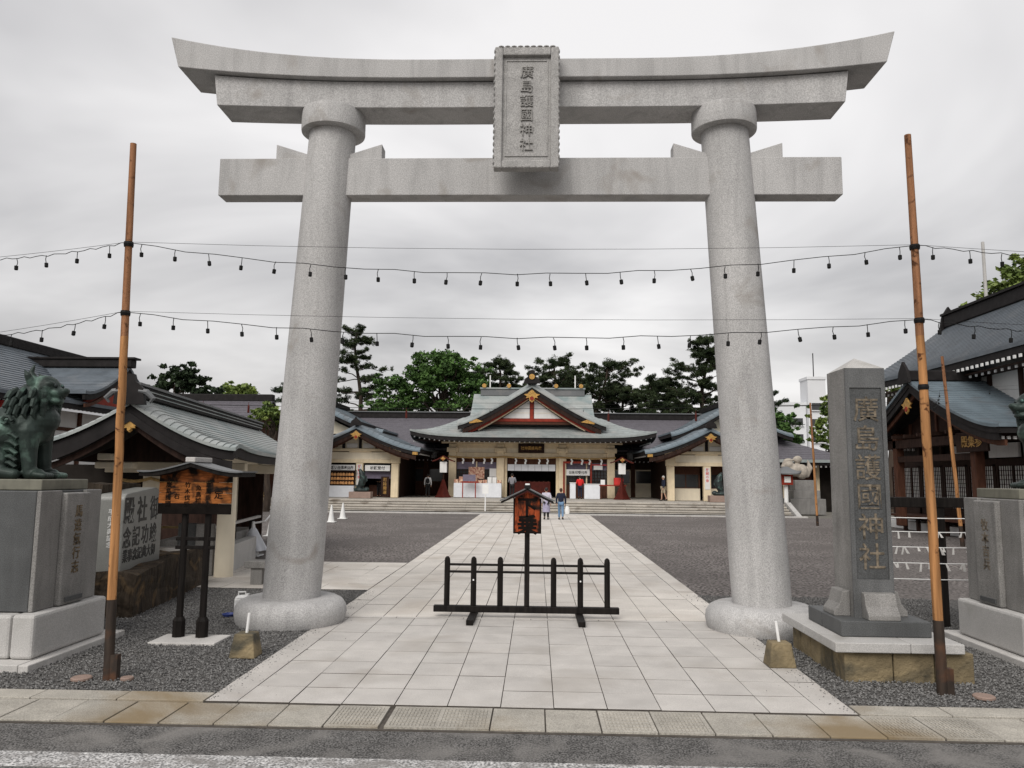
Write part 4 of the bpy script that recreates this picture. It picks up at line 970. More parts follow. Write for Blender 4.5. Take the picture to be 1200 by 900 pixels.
def stand_lantern(label, x, y):
    l_ = thing('standing_lantern', label, 'lantern', (x, y, PZ), group='standing lanterns by the hall columns')
    MB().lathe([(.62, 0), (.45, .2), (.22, .8), (.09, 1.25)], 4).build('skirt', maroon, l_); MB().cyl((0, 0, 1.2), (0, 0, 1.75), .06, n=8).build('neck', darkwood, l_)
    box('lamp_panel', white, l_, -.24, .24, -.24, .24, 1.75, 2.5)
    pf = prof(2.95, 2.58, 1.4)
    for s in (-1, 1):
        def fn(u, v, s=s): t = 1-v; return (s*.78*t, -.4+.8*u, pf(t))
        MB().shell(fn, 2, 6, .08).build('lantern_roof', maroon, l_)
    gegyo(l_, 0, -.42, 2.72, .2)
stand_lantern('red roofed standing lantern at the left end of the hall', -6.6, 54.6); stand_lantern('red roofed standing lantern at the right end of the hall', 5.95, 54.3)
ns = thing('notice_pole', 'white notice board on a thin white post at the steps', 'notice', (-3.1, 46.9, 0)); MB().cyl((0, 0, 0), (0, 0, 1.2), .04, n=8).build('post', whitepaint, ns); box('board', whitepaint, ns, -.19, .19, -.03, -.005+.03, 1.2, 1.75)

# ================================================================== LEFT: water pavilion, buildings behind
T = thing('water_pavilion', 'open water pavilion with pale green copper roof and swept gable', 'pavilion', (-7.62, 14.1, 0), 8.5)
pf = gable_roof(T, 0, 1.95, 0, 11.5, 3.72, 2.72, copper_pale, 1.5, .05, rows=16, up=.16, edge=roof_edge, eth=.17, h=.02, nu=14, verge=(.5, .12))
barge(T, 0, 1.9, .02, pf, .32, .16, .07, roof_edge, up=.12, t1=.99); barge(T, 0, 1.8, .12, pf, .46, .12, .06, darkwood, up=.1, t1=.95)
box('ridge', roof_edge, T, -.14, .14, .05, 11.3, 3.70, 3.92, bevel=.02); box('ridge_cap', copper_dark, T, -.17, .17, -.02, 11.4, 3.923, 3.97)
for z in (3.76, 3.84): box('ridge_line', copper_pale, T, -.155, .155, .04, 11.3, z, z+.02)
MB().prism([(-.28, 3.55), (.28, 3.55), (.24, 3.85), (.1, 3.98), (.06, 4.12), (-.06, 4.12), (-.1, 3.98), (-.24, 3.85)], 'y', -.1, .04).build('ridge_end_tile', roof_edge, T)
for s in (-1, 1):
    MB().tube([(s*.16, -.05, 3.80), (s*.30, -.05, 3.78), (s*.42, -.05, 3.66), (s*.36, -.05, 3.58)], [.06, .06, .05, .02], 8).build('scroll_tile', copper_dark, T)
    rafters(T, [(s*1.80, y, 2.62) for y in np.linspace(.5, 11, 46)], s=(.05, .06, .06))
MB().prism([(-1.5, 2.5), (1.5, 2.5), (.7, 2.85), (0, 3.35), (-.7, 2.85)], 'y', 1.5, 1.58).build('gable_wall', darkwood, T)
gegyo(T, 0, .1, 3.15, .14, m2=gold)
for x in (-.52, 1.12):
    for y in (3.05, 10.4): MB().lathe([(.205, .0), (.205, .4), (.19, 2.3)], 20, x, y).build('column', cream, T, smooth=True)
for y in (3.05, 7.0, 10.6): box('cross_beam', cream, T, -1.5, 1.5, y-.14, y+.14, 2.28, 2.52, bevel=.02)
for x in (-1.0, .74): box('long_beam', cream, T, x, x+.26, 1.2, 11, 2.525, 2.66, bevel=.02)
for x in (-1.2, .5): box('bracket_arm', cream, T, x, x+.75, 1.6, 1.9, 2.36, 2.50, bevel=.03)
MB().tube([(-1.2+.12*k, 2.8, 2.16-.07*abs(math.sin(k*.52))) for k in range(21)], .035, 7).build('straw_rope', rope, T)
box('basin_wall', stone_light, T, .86, 1.12, 3.2, 6.4, 0, .62, bevel=.015); box('basin_wall', stone_light, T, -1.2, .855, 3.2, 3.45, 0, .62, bevel=.015)
box('basin', stone_grey, T, -.6, .6, 4.0, 8.6, 0, .72, bevel=.03); box('water_rail', bamboo, T, -.8, .85, 4.6, 4.66, .95, 1.0); box('rear_shade_sheet', darkwood, T, -3.2, .35, 10.9, 11.0, 0, 2.4); box('side_shade_sheet', interior, T, -3.6, -.8, 3.6, 3.7, 0, 2.45)  # rear and side sheets are added dark backing for the gloom under the roof
for y in (4.2, 5.6, 7.4): box('rail_post', blackwood, T, .7, .76, y, y+.06, .62, 1.0)
box('handrail', concrete, T, .68, .78, 3.8, 8.6, 1.0, 1.06)
for k, (y, m_) in enumerate(((4.1, stone_dark), (3.9, stone_grey))): box('stone_panel', m_, T, 0.0+k*.45, .4+k*.45, y-.75, y-.65, 0, 1.15, bevel=.02)

def left_hall():
    B = thing('side_hall', 'long white walled hall with dark tiled roof behind the left lion', 'building', (-18, 30, 0))
    # ridge along Y
    gable_roof(B, -4.6, 4.9, -16, 10.5, 7.6, 4.95, roof_tile, 1.15, .10, rows=22, up=.2, edge=roof_edge, eth=.2, h=.03)
    box('ridge', roof_edge, B, -4.85, -4.35, -16, 10.4, 7.5, 7.95, bevel=.05)
    rafters(B, [(.12, y, 4.70) for y in np.linspace(-15, 10, 90)], s=(.05, .11, .11))
    box('wall', white, B, -9, -1.0, -15, 9.5, 0, 4.7)
    for y in np.arange(-14, 9.6, 1.9): box('post', brownwood, B, -1.06, -.9, y-.09, y+.09, 0, 4.7)
    for z in (2.4, 3.9): box('rail', brownwood, B, -1.05, -.93, -15, 9.5, z, z+.14)
    for y in np.arange(-13.4, 9, 3.8):
        wn = box('window', pane, B, -1.01, -.97, y, y+.9, 2.75, 3.85); box('window_frame', brownwood, wn, -1.0, -.94, y+.42, y+.48, 2.75, 3.85)
    # projecting gable over the door
    Y = 2.0
    pf = prof(6.75, 5.25, 1.5)
    for s in (-1, 1):
        def fn(u, v, s=s): t = 1-v; return (-4.0+4.6*u, Y+s*3.1*t, pf(t)+.12*t**4)
        MB().shell(fn, 6, 10, .10, 10, .025).build('porch_roof', roof_tile, B)
        top = [(Y+s*3.05*k/12, pf(k/12)+.12*(k/12)**4-.10) for k in range(13)]
        MB().prism(top+[(a, z-.22) for a, z in reversed(top)], 'x', .45, .55).build('bargeboard', roof_edge, B)
        top = [(Y+s*2.8*k/12, pf(k/12)-.34) for k in range(13)]
        MB().prism(top+[(a, z-.14) for a, z in reversed(top)], 'x', .36, .44).build('bargeboard', brownwood, B)
    MB().prism([(Y-2.5, 5.0), (Y+2.5, 5.0), (Y+1.1, 5.6), (Y, 6.3), (Y-1.1, 5.6)], 'x', .1, .2).build('gable_wall', redwood, B)
    MB().ball((.3, Y, 5.75), (.05, .22, .22), 10, 8).build('gable_ornament', gold, B)
    box('porch_ridge', roof_edge, B, -4.0, .75, Y-.22, Y+.22, 6.7, 7.05, bevel=.04); box('porch_ridge_cap', roof_edge, B, -4.0, .9, Y-.28, Y+.28, 7.05, 7.13)
    for y in (-4.2, 5.5): 
        bn_ = box('red_banner', redpaint, B, -.55, -.5, y, y+.35, 4.0, 4.7)
left_hall()
B2 = thing('rear_lodge', 'grey roofed lodge beyond the water pavilion', 'building', (-20.5, 50, 0))
gable_roof(B2, 0, 3.6, -4.2, 3.1, 7.1, 5.3, roof_violet, 1.2, .12, rows=10, swap=True, edge=roof_edge)
box('ridge', roof_edge, B2, -4.2, 3.1, -.25, .25, 7.0, 7.45, bevel=.04); box('wall', brownwood, B2, -4, 2.6, -2.6, 2.6, 0, 5.3); MB().prism([(-2.6, 5.3), (2.6, 5.3), (0, 6.85)], 'x', 2.5, 2.6).build('gable_wall', brownwood, B2)
for x in (-3, -1, 1): wn = box('window', pane, B2, x, x+1.2, -2.66, -2.61, 3, 4.4)
# bamboo fence
fe = thing('bamboo_fence', 'low pale bamboo picket fence beyond the water pavilion', 'fence', (-19.2, 47.6, 0))
for z in (.35, .9): MB().cyl((0, 0, z), (2.6, 0, z), .03, n=8).build('rail', bamboo, fe)
pk = None
for k in range(17):
    loc = (.03+.16*k, -.05, random.uniform(-.02, .02))
    if pk is None: pk = MB().cyl((0, 0, 0), (0, 0, 1.12), .035, n=7).build('picket', bamboo, fe, loc=loc)
    else: inst(pk, fe, loc)
tag(box('low_wall', concrete, None, -30, -13.6, 46.9, 47.2, 0, .22, bevel=.02), 'low pale kerb wall below the bamboo fence', 'wall')

# ================================================================== RIGHT: reception hall with porch
Hr = thing('reception_hall', 'large dark timber hall with tiled roof and gabled porch on the right', 'hall', (17.0, 30, 0))
# main roof, eave at x=0, ridge at x=3.4
def mr(u, v): return (3.4*v, -16+(23.5+.4)*u-(.9*v if u > .5 else 0)*0, 7.15+2.75*v**1.15+.25*max(0, (u-.85)/.15)**2*(1-v))
def slope(u, v):
    ye = 10.2-1.4*v; return (3.6*v, -18+(18+ye)*u, 7.15+2.85*v**1.12+.22*max(0, (u-.88)/.12)**2*(1-v))
MB().shell(slope, 26, 10, .10, 30, .035).build('roof_slope', roof_tile, Hr)
def slope_b(u, v): return (7.4-3.8*v, -18+(18+10.2-1.4*v)*u, 7.15+2.85*v**1.12)
MB().shell(slope_b, 6, 8, .10).build('roof_slope', roof_tile, Hr)
def slope_e(u, v): return (7.4*u*(1-v)+3.6*v, 10.2-1.4*v, 7.15+2.85*v**1.12)
MB().shell(slope_e, 6, 8, .10).build('roof_slope', roof_tile, Hr)
MB().shell(lambda u, v: (.05+1.5*v, -18+(18+10.1)*u, 7.04+.8*v**1.12+.22*max(0, (u-.88)/.12)**2*(1-v)), 26, 2, .26).build('eave_edge', roof_edge, Hr)
box('ridge', roof_edge, Hr, 3.3, 3.9, -18, 8.5, 9.85, 10.45, bevel=.05); box('ridge_cap', roof_edge, Hr, 3.2, 4.0, -18, 8.6, 10.45, 10.56); MB().prism([(3.1, 9.6), (4.1, 9.6), (3.9, 10.5), (3.6, 10.95), (3.3, 10.5)], 'y', 8.5, 8.65).build('ridge_end_tile', roof_edge, Hr)
rafters(Hr, [(.02, y, 6.70) for y in np.linspace(-17.5, 9.8, 82)], s=(.05, .12, .12)); rafters(Hr, [(.45, y, 6.45) for y in np.linspace(-17.5, 9.4, 64)], s=(.05, .1, .1))
box('soffit', darkwood, Hr, .3, 1.6, -17.5, 9.8, 6.5, 6.56)
box('wall', white, Hr, 1.2, 7, -17.5, 9.6, 4.0, 6.6)
for y in np.arange(-16.8, 7.8, 2.0): box('post', darkwood, Hr, 1.10, 1.25, y-.1, y+.1, .4, 6.5)
box('rail', darkwood, Hr, 1.08, 1.22, -17.5, 9.6, 3.8, 4.1); box('rail', darkwood, Hr, 1.08, 1.2, -17.5, 9.6, 2.95, 3.15); box('base_ledge', white, Hr, .3, 7, -17.5, 9.6, 0, .38, bevel=.02)
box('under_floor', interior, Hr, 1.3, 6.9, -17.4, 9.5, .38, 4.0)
yy = -8.0
while yy < 9.2:
    pn = box('sliding_door', paper, Hr, 1.16, 1.20, yy+.03, yy+.97, 1.05, 2.93); b = MB()
    b.box(1.10, 1.155, yy, yy+.06, 1.0, 2.95); b.box(1.10, 1.155, yy+.94, yy+1.0, 1.0, 2.95); b.box(1.10, 1.155, yy+.06, yy+.94, 2.87, 2.95); b.box(1.10, 1.155, yy+.06, yy+.94, 1.0, 1.1)
    for k in range(1, 6): b.box(1.13, 1.155, yy+.06+.88*k/6-.011, yy+.06+.88*k/6+.011, 1.1, 2.87)
    for k in range(1, 10): z = 1.1+1.77*k/10; b.box(1.135, 1.153, yy+.06, yy+.94, z-.011, z+.011)
    b.build('lattice', darkwood, pn, fix=False); box('dado_board', darkwood, Hr, 1.1, 1.2, yy, yy+.99, .40, .99); yy += 1.0
box('veranda', brownwood, Hr, -.3, 1.05, -8, 7.4, .62, .72)
for y in np.arange(-8, 7.5, 1.2): box('veranda_leg', darkwood, Hr, -.1, .05, y-.07, y+.07, 0, .618)
# porch: ridge along -x at local y = 1.9
Yp = 1.7; pf = prof(6.35, 4.0, 1.35)
for s in (-1, 1):
    def fn(u, v, s=s): t = 1-v; return (-1.9+4.0*u, Yp+s*6.1*t, pf(t)+.15*t**5)
    MB().shell(fn, 8, 10, .09, 26, .03).build('porch_roof', roof_blue, Hr)
    def fe(u, v, s=s): t = 1-v; return (-1.84+3.9*u, Yp+s*6.05*t, pf(t)+.15*t**5-.094)
    MB().shell(fe, 4, 10, .2).build('eave_edge', roof_edge, Hr)
    for dx_, dr, hg, m_ in ((-1.80, .28, .24, roof_edge), (-1.62, .50, .2, brownwood)):
        top = [(Yp+s*5.9*k/14, pf(k/14)+.15*(k/14)**5-dr) for k in range(15)]
        MB().prism(top+[(a, z-hg) for a, z in reversed(top)], 'x', dx_, dx_+.08).build('bargeboard', m_, Hr)
    rafters(Hr, [(x, Yp+s*5.75, 3.72) for x in np.linspace(-1.6, 1, 14)], s=(.1, .05, .1))
box('porch_ridge', roof_edge, Hr, -1.95, 1.0, Yp-.25, Yp+.25, 6.3, 6.72, bevel=.04); MB().prism([(Yp-.5, 6.2), (Yp+.5, 6.2), (Yp+.35, 6.7), (Yp, 7.1), (Yp-.35, 6.7)], 'x', -2.05, -1.94).build('ridge_end_tile', roof_edge, Hr)
gegyo(Hr, -1.9, Yp, 5.3, .42, 'x')
for y in (Yp-3.2, Yp+2.9):
    MB().box(-1.2, -.85, y-.17, y+.17, .3, 4.3).build('porch_column', brownwood, Hr, bevel=.03)
box('porch_beam', darkwood, Hr, -1.2, -.9, Yp-5.0, Yp+5, 3.65, 4.0); box('porch_beam', darkwood, Hr, -1.15, -.95, Yp-3, Yp+3, 3.05, 3.3)
for k in range(9): y = Yp-4.4+k*1.1; box('porch_rafter', darkwood, Hr, -1.6, 1.0, y-.06, y+.06, 4.05, 4.18)
MB().prism([(Yp-4.6, 4.2), (Yp+4.6, 4.2), (Yp+2, 4.75), (Yp, 5.6), (Yp-2, 4.75)], 'x', -.75, -.65).build('gable_wall', darkwood, Hr)
for k in (-2, -1, 0, 1, 2): box('gable_strut', brownwood, Hr, -.82, -.76, Yp+k*1.1-.07, Yp+k*1.1+.07, 4.2, 4.7 if k else 5.4)
nbd = box('name_board', darkwood, Hr, -1.32, -1.24, Yp-4.4, Yp-2.35, 3.32, 4.05, bevel=.02); text('殿集参', .45, gold, nbd, (-1.325, Yp-3.4, 3.7), '-x', .01, False, 1, .01, maxw=1.55, name='gilt_letters')
for y0, y1 in ((Yp-2.2, Yp-.3), (Yp+.2, Yp+2.4), (Yp-5.6, Yp-4.5)): box('plaster_panel', white, Hr, 1.05, 1.15, y0, y1, 3.2, 3.75)

# ------------------------------------------------------------------ right background beyond the pillar
lo = thing('low_pavilion', 'low building with grey hipped roof right of the torii pillar', 'building', (17.5, 60, 0))
hip_ring(lo, (-5, 5.3, -5.5, 4), 3.55, (-2.0, -.6, -1.0, 0), 5.75, roof_violet, 1.15, .12, rows=12, lift=.12, edge=roof_edge, h=.02)
box('eave_gutter', copper_pale, lo, -5.05, 5.35, -5.62, -5.5, 3.42, 3.62); rafters(lo, [(x, -5.3, 3.15) for x in np.linspace(-4.8, 5.1, 30)], s=(.12, .05, .12))
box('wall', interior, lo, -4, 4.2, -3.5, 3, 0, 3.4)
for x in (-3.9, -1.9, .3, 2.6, 4.0): box('column', cream_wood, lo, x-.15, x+.15, -3.9, -3.55, 0, 3.3)
for x0, x1 in ((-1.6, 0), (.6, 2.3)): box('panel', brownwood, lo, x0, x1, -3.56, -3.51, .5, 2.6)
tl = thing('stone_lion', 'tan stone lion on a stepped granite pedestal beyond the right pillar', 'lion statue', (17.1, 51.5, 0))
for k, (a, z0, z1) in enumerate(((1.5, 0, 1.0), (1.15, 1.0, 1.55), (.95, 1.55, 2.2))): box('pedestal_tier', stone_grey, tl, -a*.75+.4, a*.75+.4, -a*.6, a*.6, z0+.002*k, z1, bevel=.02)
blob('lion_body', tan_stone, tl, [((-.1, 0, 2.85), (.55, .42, .42)), ((.35, 0, 2.75), (.4, .4, .5)), ((-.55, 0, 3.2), (.38, .36, .34)), ((-.80, 0, 3.1), (.2, .2, .16)), ((-.5, 0, 3.5), (.3, .3, .12)), ((.1, 0, 3.55), (.3, .2, .25))], [([(-.45, s*.25, 2.8), (-.55, s*.25, 2.25)], [.16, .14]) for s in (-1, 1)]+[([(.7, 0, 2.5), (.9, 0, 3.0), (.75, 0, 3.5)], [.14, .18, .05])], .05, 2)
sl_ = thing('post_lantern', 'small roofed lantern on a white post beyond the right pillar', 'lantern', (15.75, 49.5, 0))
MB().cyl((0, 0, 0), (0, 0, 1.9), .13, n=10).build('post', whitepaint, sl_); box('lamp_box', redwood, sl_, -.35, .35, -.35, .35, 1.9, 2.55, bevel=.02); box('lamp_pane', paper, sl_, -.2, .2, -.37, -.352, 2.05, 2.42)
hip_ring(sl_, (-.75, .75, -.75, .75), 2.62, (-.12, .12, -.12, .12), 3.05, copper_dark, 1.3, .06, lift=.18)
rl = thing('steel_railing', 'dark steel railing beyond the right pillar', 'railing', (19.2, 50, 0))
for z in (.5, 1.0): MB().cyl((0, 0, z), (4, 0, z), .03, n=6).build('rail', roof_edge, rl)
for k in range(6): MB().cyl((.8*k, 0, 0), (.8*k, 0, 1.0), .03, n=6).build('post', roof_edge, rl)
def tower(label, x0, x1, y0, y1, h, cols, rows_, z0=3.0):
    a = thing('apartment_block', label, 'building', ((x0+x1)/2, y0, 0), group='white apartment blocks'); w_ = (x1-x0)/2
    box('wall', apt_white, a, -w_, w_, 0, y1-y0, 0, h)
    box('parapet', apt_white, a, -w_-.15, w_+.15, -.15, y1-y0+.15, h+.003, h+.5)
    for r_ in range(rows_):
        z = z0+2.9*r_
        for k in range(cols):
            x = -w_+2*w_*(k+.5)/cols; ww = w_/cols*.62
            wn = box('window', pane, a, x-ww, x+ww, -.03, -.004, z, z+1.3); box('sill', apt_white, wn, x-ww-.1, x+ww+.1, -.3, -.032, z-.18, z-.02)
    return a
t1_ = tower('tall narrow white apartment tower beyond the shrine roofs', 49.0, 52.2, 140, 144, 20.2, 1, 5, 3); tower('lower white apartment block with balconies left of the tower', 36, 48.9, 141, 146, 15.6, 4, 4, 3.2); tower('white apartment wing right of the tall tower', 52.4, 64, 142, 152, 13, 4, 3, 3.4)
MB().cyl((.6, 3, 20.6), (.6, 3, 25.5), .09, n=6).build('antenna_mast', roof_edge, t1_)
tag(MB().cyl((25.7, 44, 0), (25.7, 44, 16.0), .11, .09, n=8).build('grey_mast', stone_light), 'slim grey mast rising behind the right-hand hall roof', 'mast')

# ================================================================== TREES
def leaf_mesh(name, C, rad, per, size, m, parent, flat=1.0, asp=1.6, up=0.0):
    """C: clump centres (k,3); rad: clump radii"""
    k = len(C); n = k*per; c = np.repeat(C, per, 0); r_ = np.repeat(rad, per)[:, None]
    d = rng.normal(size=(n, 3)); d /= np.linalg.norm(d, axis=1, keepdims=True); d *= rng.random((n, 1))**.45; d[:, 2] *= flat
    p = c+d*r_
    a = rng.normal(size=(n, 3)); a[:, 2] = a[:, 2]*.6+up; a /= np.linalg.norm(a, axis=1, keepdims=True); b = rng.normal(size=(n, 3)); b -= a*(a*b).sum(1, keepdims=True); b /= np.linalg.norm(b, axis=1, keepdims=True)
    s = (size*rng.uniform(.6, 1.3, n))[:, None]
    V = np.stack([p-a*s*asp*.5, p+b*s*.5, p+a*s*asp*.5, p-b*s*.5], 1).reshape(-1, 3); F = np.arange(4*n).reshape(-1, 4)
    me = bpy.data.meshes.new(name); me.from_pydata(V, [], F); me.materials.append(m); return link(name, me, parent)
def limb(b, p0, p1, r0, r1, wob, n=5):
    p0, p1 = Vector(p0), Vector(p1); P = [p0.lerp(p1, k/n)+Vector((random.gauss(0, wob), random.gauss(0, wob), random.gauss(0, wob*.5)))*(1 if 0 < k < n else 0) for k in range(n+1)]
    b.tube(P, [r0+(r1-r0)*k/n for k in range(n+1)], 7); return P
def broad(label, x, y, h, rx, rz, m, name='broadleaf_tree', dens=1.0, size=.3, z0=0, grp='trees behind the shrine'):
    t = thing(name, label, 'tree', (x, y, z0), group=grp); b = MB(); th_ = h-rz*1.3
    P = limb(b, (0, 0, 0), (random.uniform(-.3, .3), 0, th_), h*.028+.05, h*.018+.03, .1)
    C = []; rad = []
    nb_ = int(16*dens)
    for k in range(nb_):
        a = 6.283*k/nb_*1.618*2; el = random.uniform(-.35, 1.0); q = math.cos(el*1.3); tip = Vector((rx*.8*q*math.cos(a)*random.uniform(.6, 1.05), rx*.8*q*math.sin(a)*random.uniform(.6, 1.05), h-rz+rz*.85*math.sin(el*1.45)))
        limb(b, P[random.choice([3, 4, 5])], tip, h*.010+.02, .02, .18)
        for j in range(13):
            o = Vector((random.gauss(0, rx*.24), random.gauss(0, rx*.24), random.gauss(0, rz*.17))); C.append(tip+o); rad.append(random.uniform(.07, .17)*rx)
    b.build('trunk', bark, t, smooth=True); leaf_mesh('crown', np.array([tuple(c) for c in C]), np.array(rad), int(40*dens), size*.85, m, t, .6)
    return t
def pine(label, x, y, h, spread, base, m=leaf_pine, lean=0, n=34, seed=1, grp='trees behind the shrine', z1=1.0):
    random.seed(seed); t = thing('pine_tree', label, 'tree', (x, y, 0), group=grp); b = MB()
    P = [Vector((lean*(k/10)**1.5+.35*math.sin(k*.9+seed), .3*math.cos(k), h*k/10)) for k in range(11)]
    b.tube(P, [.34*(1-.85*k/10)+.03 for k in range(11)], 8); C = []; rad = []
    for k in range(n):
        f = min(.99, base+(1-base)*(k/n)**.85+random.uniform(-.03, .03)); q = f*10; i = min(9, int(q)); p0 = P[i].lerp(P[i+1], q-i); a = k*2.4+random.uniform(-.9, .9)
        g = (f-base)/(1-base); ln = spread*(1.05-max(0, g)**1.6*.8)*random.uniform(.35, 1.25); dz = random.uniform(-.22, .45)*ln
        tip = p0+Vector((ln*math.cos(a), ln*math.sin(a), dz)); B_ = limb(b, p0, tip, .10*(1-f)+.03, .02, .14, 6)
        for j in range(2, 7):
            for _ in range(random.choice([1, 2, 2, 3])):
                w = a+random.choice([-1, 1])*random.uniform(.3, 1.2); l2 = ln*random.uniform(.12, .34)*(1.15-j/9)
                e_ = B_[j]+Vector((l2*math.cos(w), l2*math.sin(w), random.uniform(.0, .45)*l2)); b.tube([B_[j], e_], [.022, .01], 4)
                for r_ in (.35, .7, 1.0):
                    C.append(B_[j].lerp(e_, r_)+Vector((random.gauss(0, .08), random.gauss(0, .08), random.gauss(.06, .06)))); rad.append(random.uniform(.13, .30))
    for _ in range(10): C.append(P[-1]+Vector((random.gauss(0, .3), random.gauss(0, .3), random.gauss(-.1, .4)))); rad.append(.3)
    b.build('trunk', bark, t, smooth=True); leaf_mesh('crown', np.array([tuple(c) for c in C]), np.array(rad), 26, .055, m, t, .8, 5.5, .55)
    return t
pine('tall dark pine just right of the left torii pillar', -18.0, 76, 16.6, 4.4, .40, seed=3, n=46)
pine('dark pine hidden mostly behind the left torii pillar', -22.8, 75, 14.2, 3.6, .35, leaf_dark, seed=5, n=40)
broad('bright green broadleaf tree behind the left half of the roof', -9.3, 74, 13.6, 4.5, 3.4, leaf_green, dens=1.5, size=.24)
broad('smaller green tree filling the gap beside the tall pine', -13.6, 73, 11.4, 2.8, 3.0, leaf_green, dens=1.0, size=.22)
pine('dark pine just left of the gable peak', -3.6, 78, 14.0, 4.4, .5, seed=25, n=46, lean=-.6)
pine('spreading pine right behind the gable peak', 1.4, 79, 14.2, 5.2, .5, seed=8, n=56, lean=.6)
pine('wide flat branched pine right of the gable peak', 5.6, 77, 13.6, 5.2, .52, seed=12, n=48, lean=1.2)
pine('low pine left of the right torii pillar', 11.4, 75, 11.6, 4.4, .45, seed=15, n=46)
pine('tall dense pine rising behind the right torii pillar', 16.4, 75, 15.8, 4.8, .35, leaf_pine, seed=18, n=84)
pine('dark pine showing right of the right torii pillar', 21.0, 74, 12.6, 3.6, .4, leaf_dark, seed=21, n=44)
pine('dark pine filling the gap left of the wide pine', 3.4, 82, 12.6, 4.6, .5, leaf_pine, seed=41, n=52)
pine('dark pine between the wide pine and the low pine', 8.6, 80, 11.8, 4.2, .45, leaf_dark, seed=44, n=50)
pine('dark pine between the low pine and the tall right pine', 13.6, 79, 12.2, 4.0, .4, leaf_pine, seed=47, n=54)
pine('dark pine behind the broadleaf tree on the left', -6.3, 81, 13.4, 4.0, .45, leaf_dark, seed=50, n=50)
random.seed(31)
broad('dark rounded evergreen beyond the left side hall', -29, 62, 10.6, 2.4, 2.3, leaf_dark, 'evergreen_tree', .9, .26)
broad('light green tree top over the rear lodge roof', -28.5, 72, 10.4, 2.6, 1.8, leaf_bright, dens=.7, size=.26)
broad('yellow green bush beside the left torii pillar', -16.3, 46.4, 6.5, 1.25, 1.1, leaf_bright, 'bush', .6, .18)
broad('dark evergreen beside the left torii pillar behind the lodge', -15.3, 49.5, 6.7, 1.5, 1.9, leaf_dark, 'evergreen_tree', .8, .2)
broad('leafy green tree right of the right torii pillar', 20.0, 66, 7.9, 2.2, 1.9, leaf_green, dens=.8, size=.26)
broad('green tree with reddish tips left of the stone pillar', 22.8, 60, 8.4, 1.7, 2.4, leaf_bright, dens=.7, size=.24)
broad('small green tree in front of the apartments', 21.4, 70, 6.6, 1.5, 1.2, leaf_green, dens=.6, size=.24)
broad('bright yellow green tree top over the right hall roof', 29.5, 45, 15.0, 2.9, 2.2, leaf_bright, dens=1.0, size=.25)
broad('green treetop peeping over the far end of the right hall roof', 25.2, 56, 10.2, 1.7, 1.4, leaf_bright, dens=.6, size=.24)

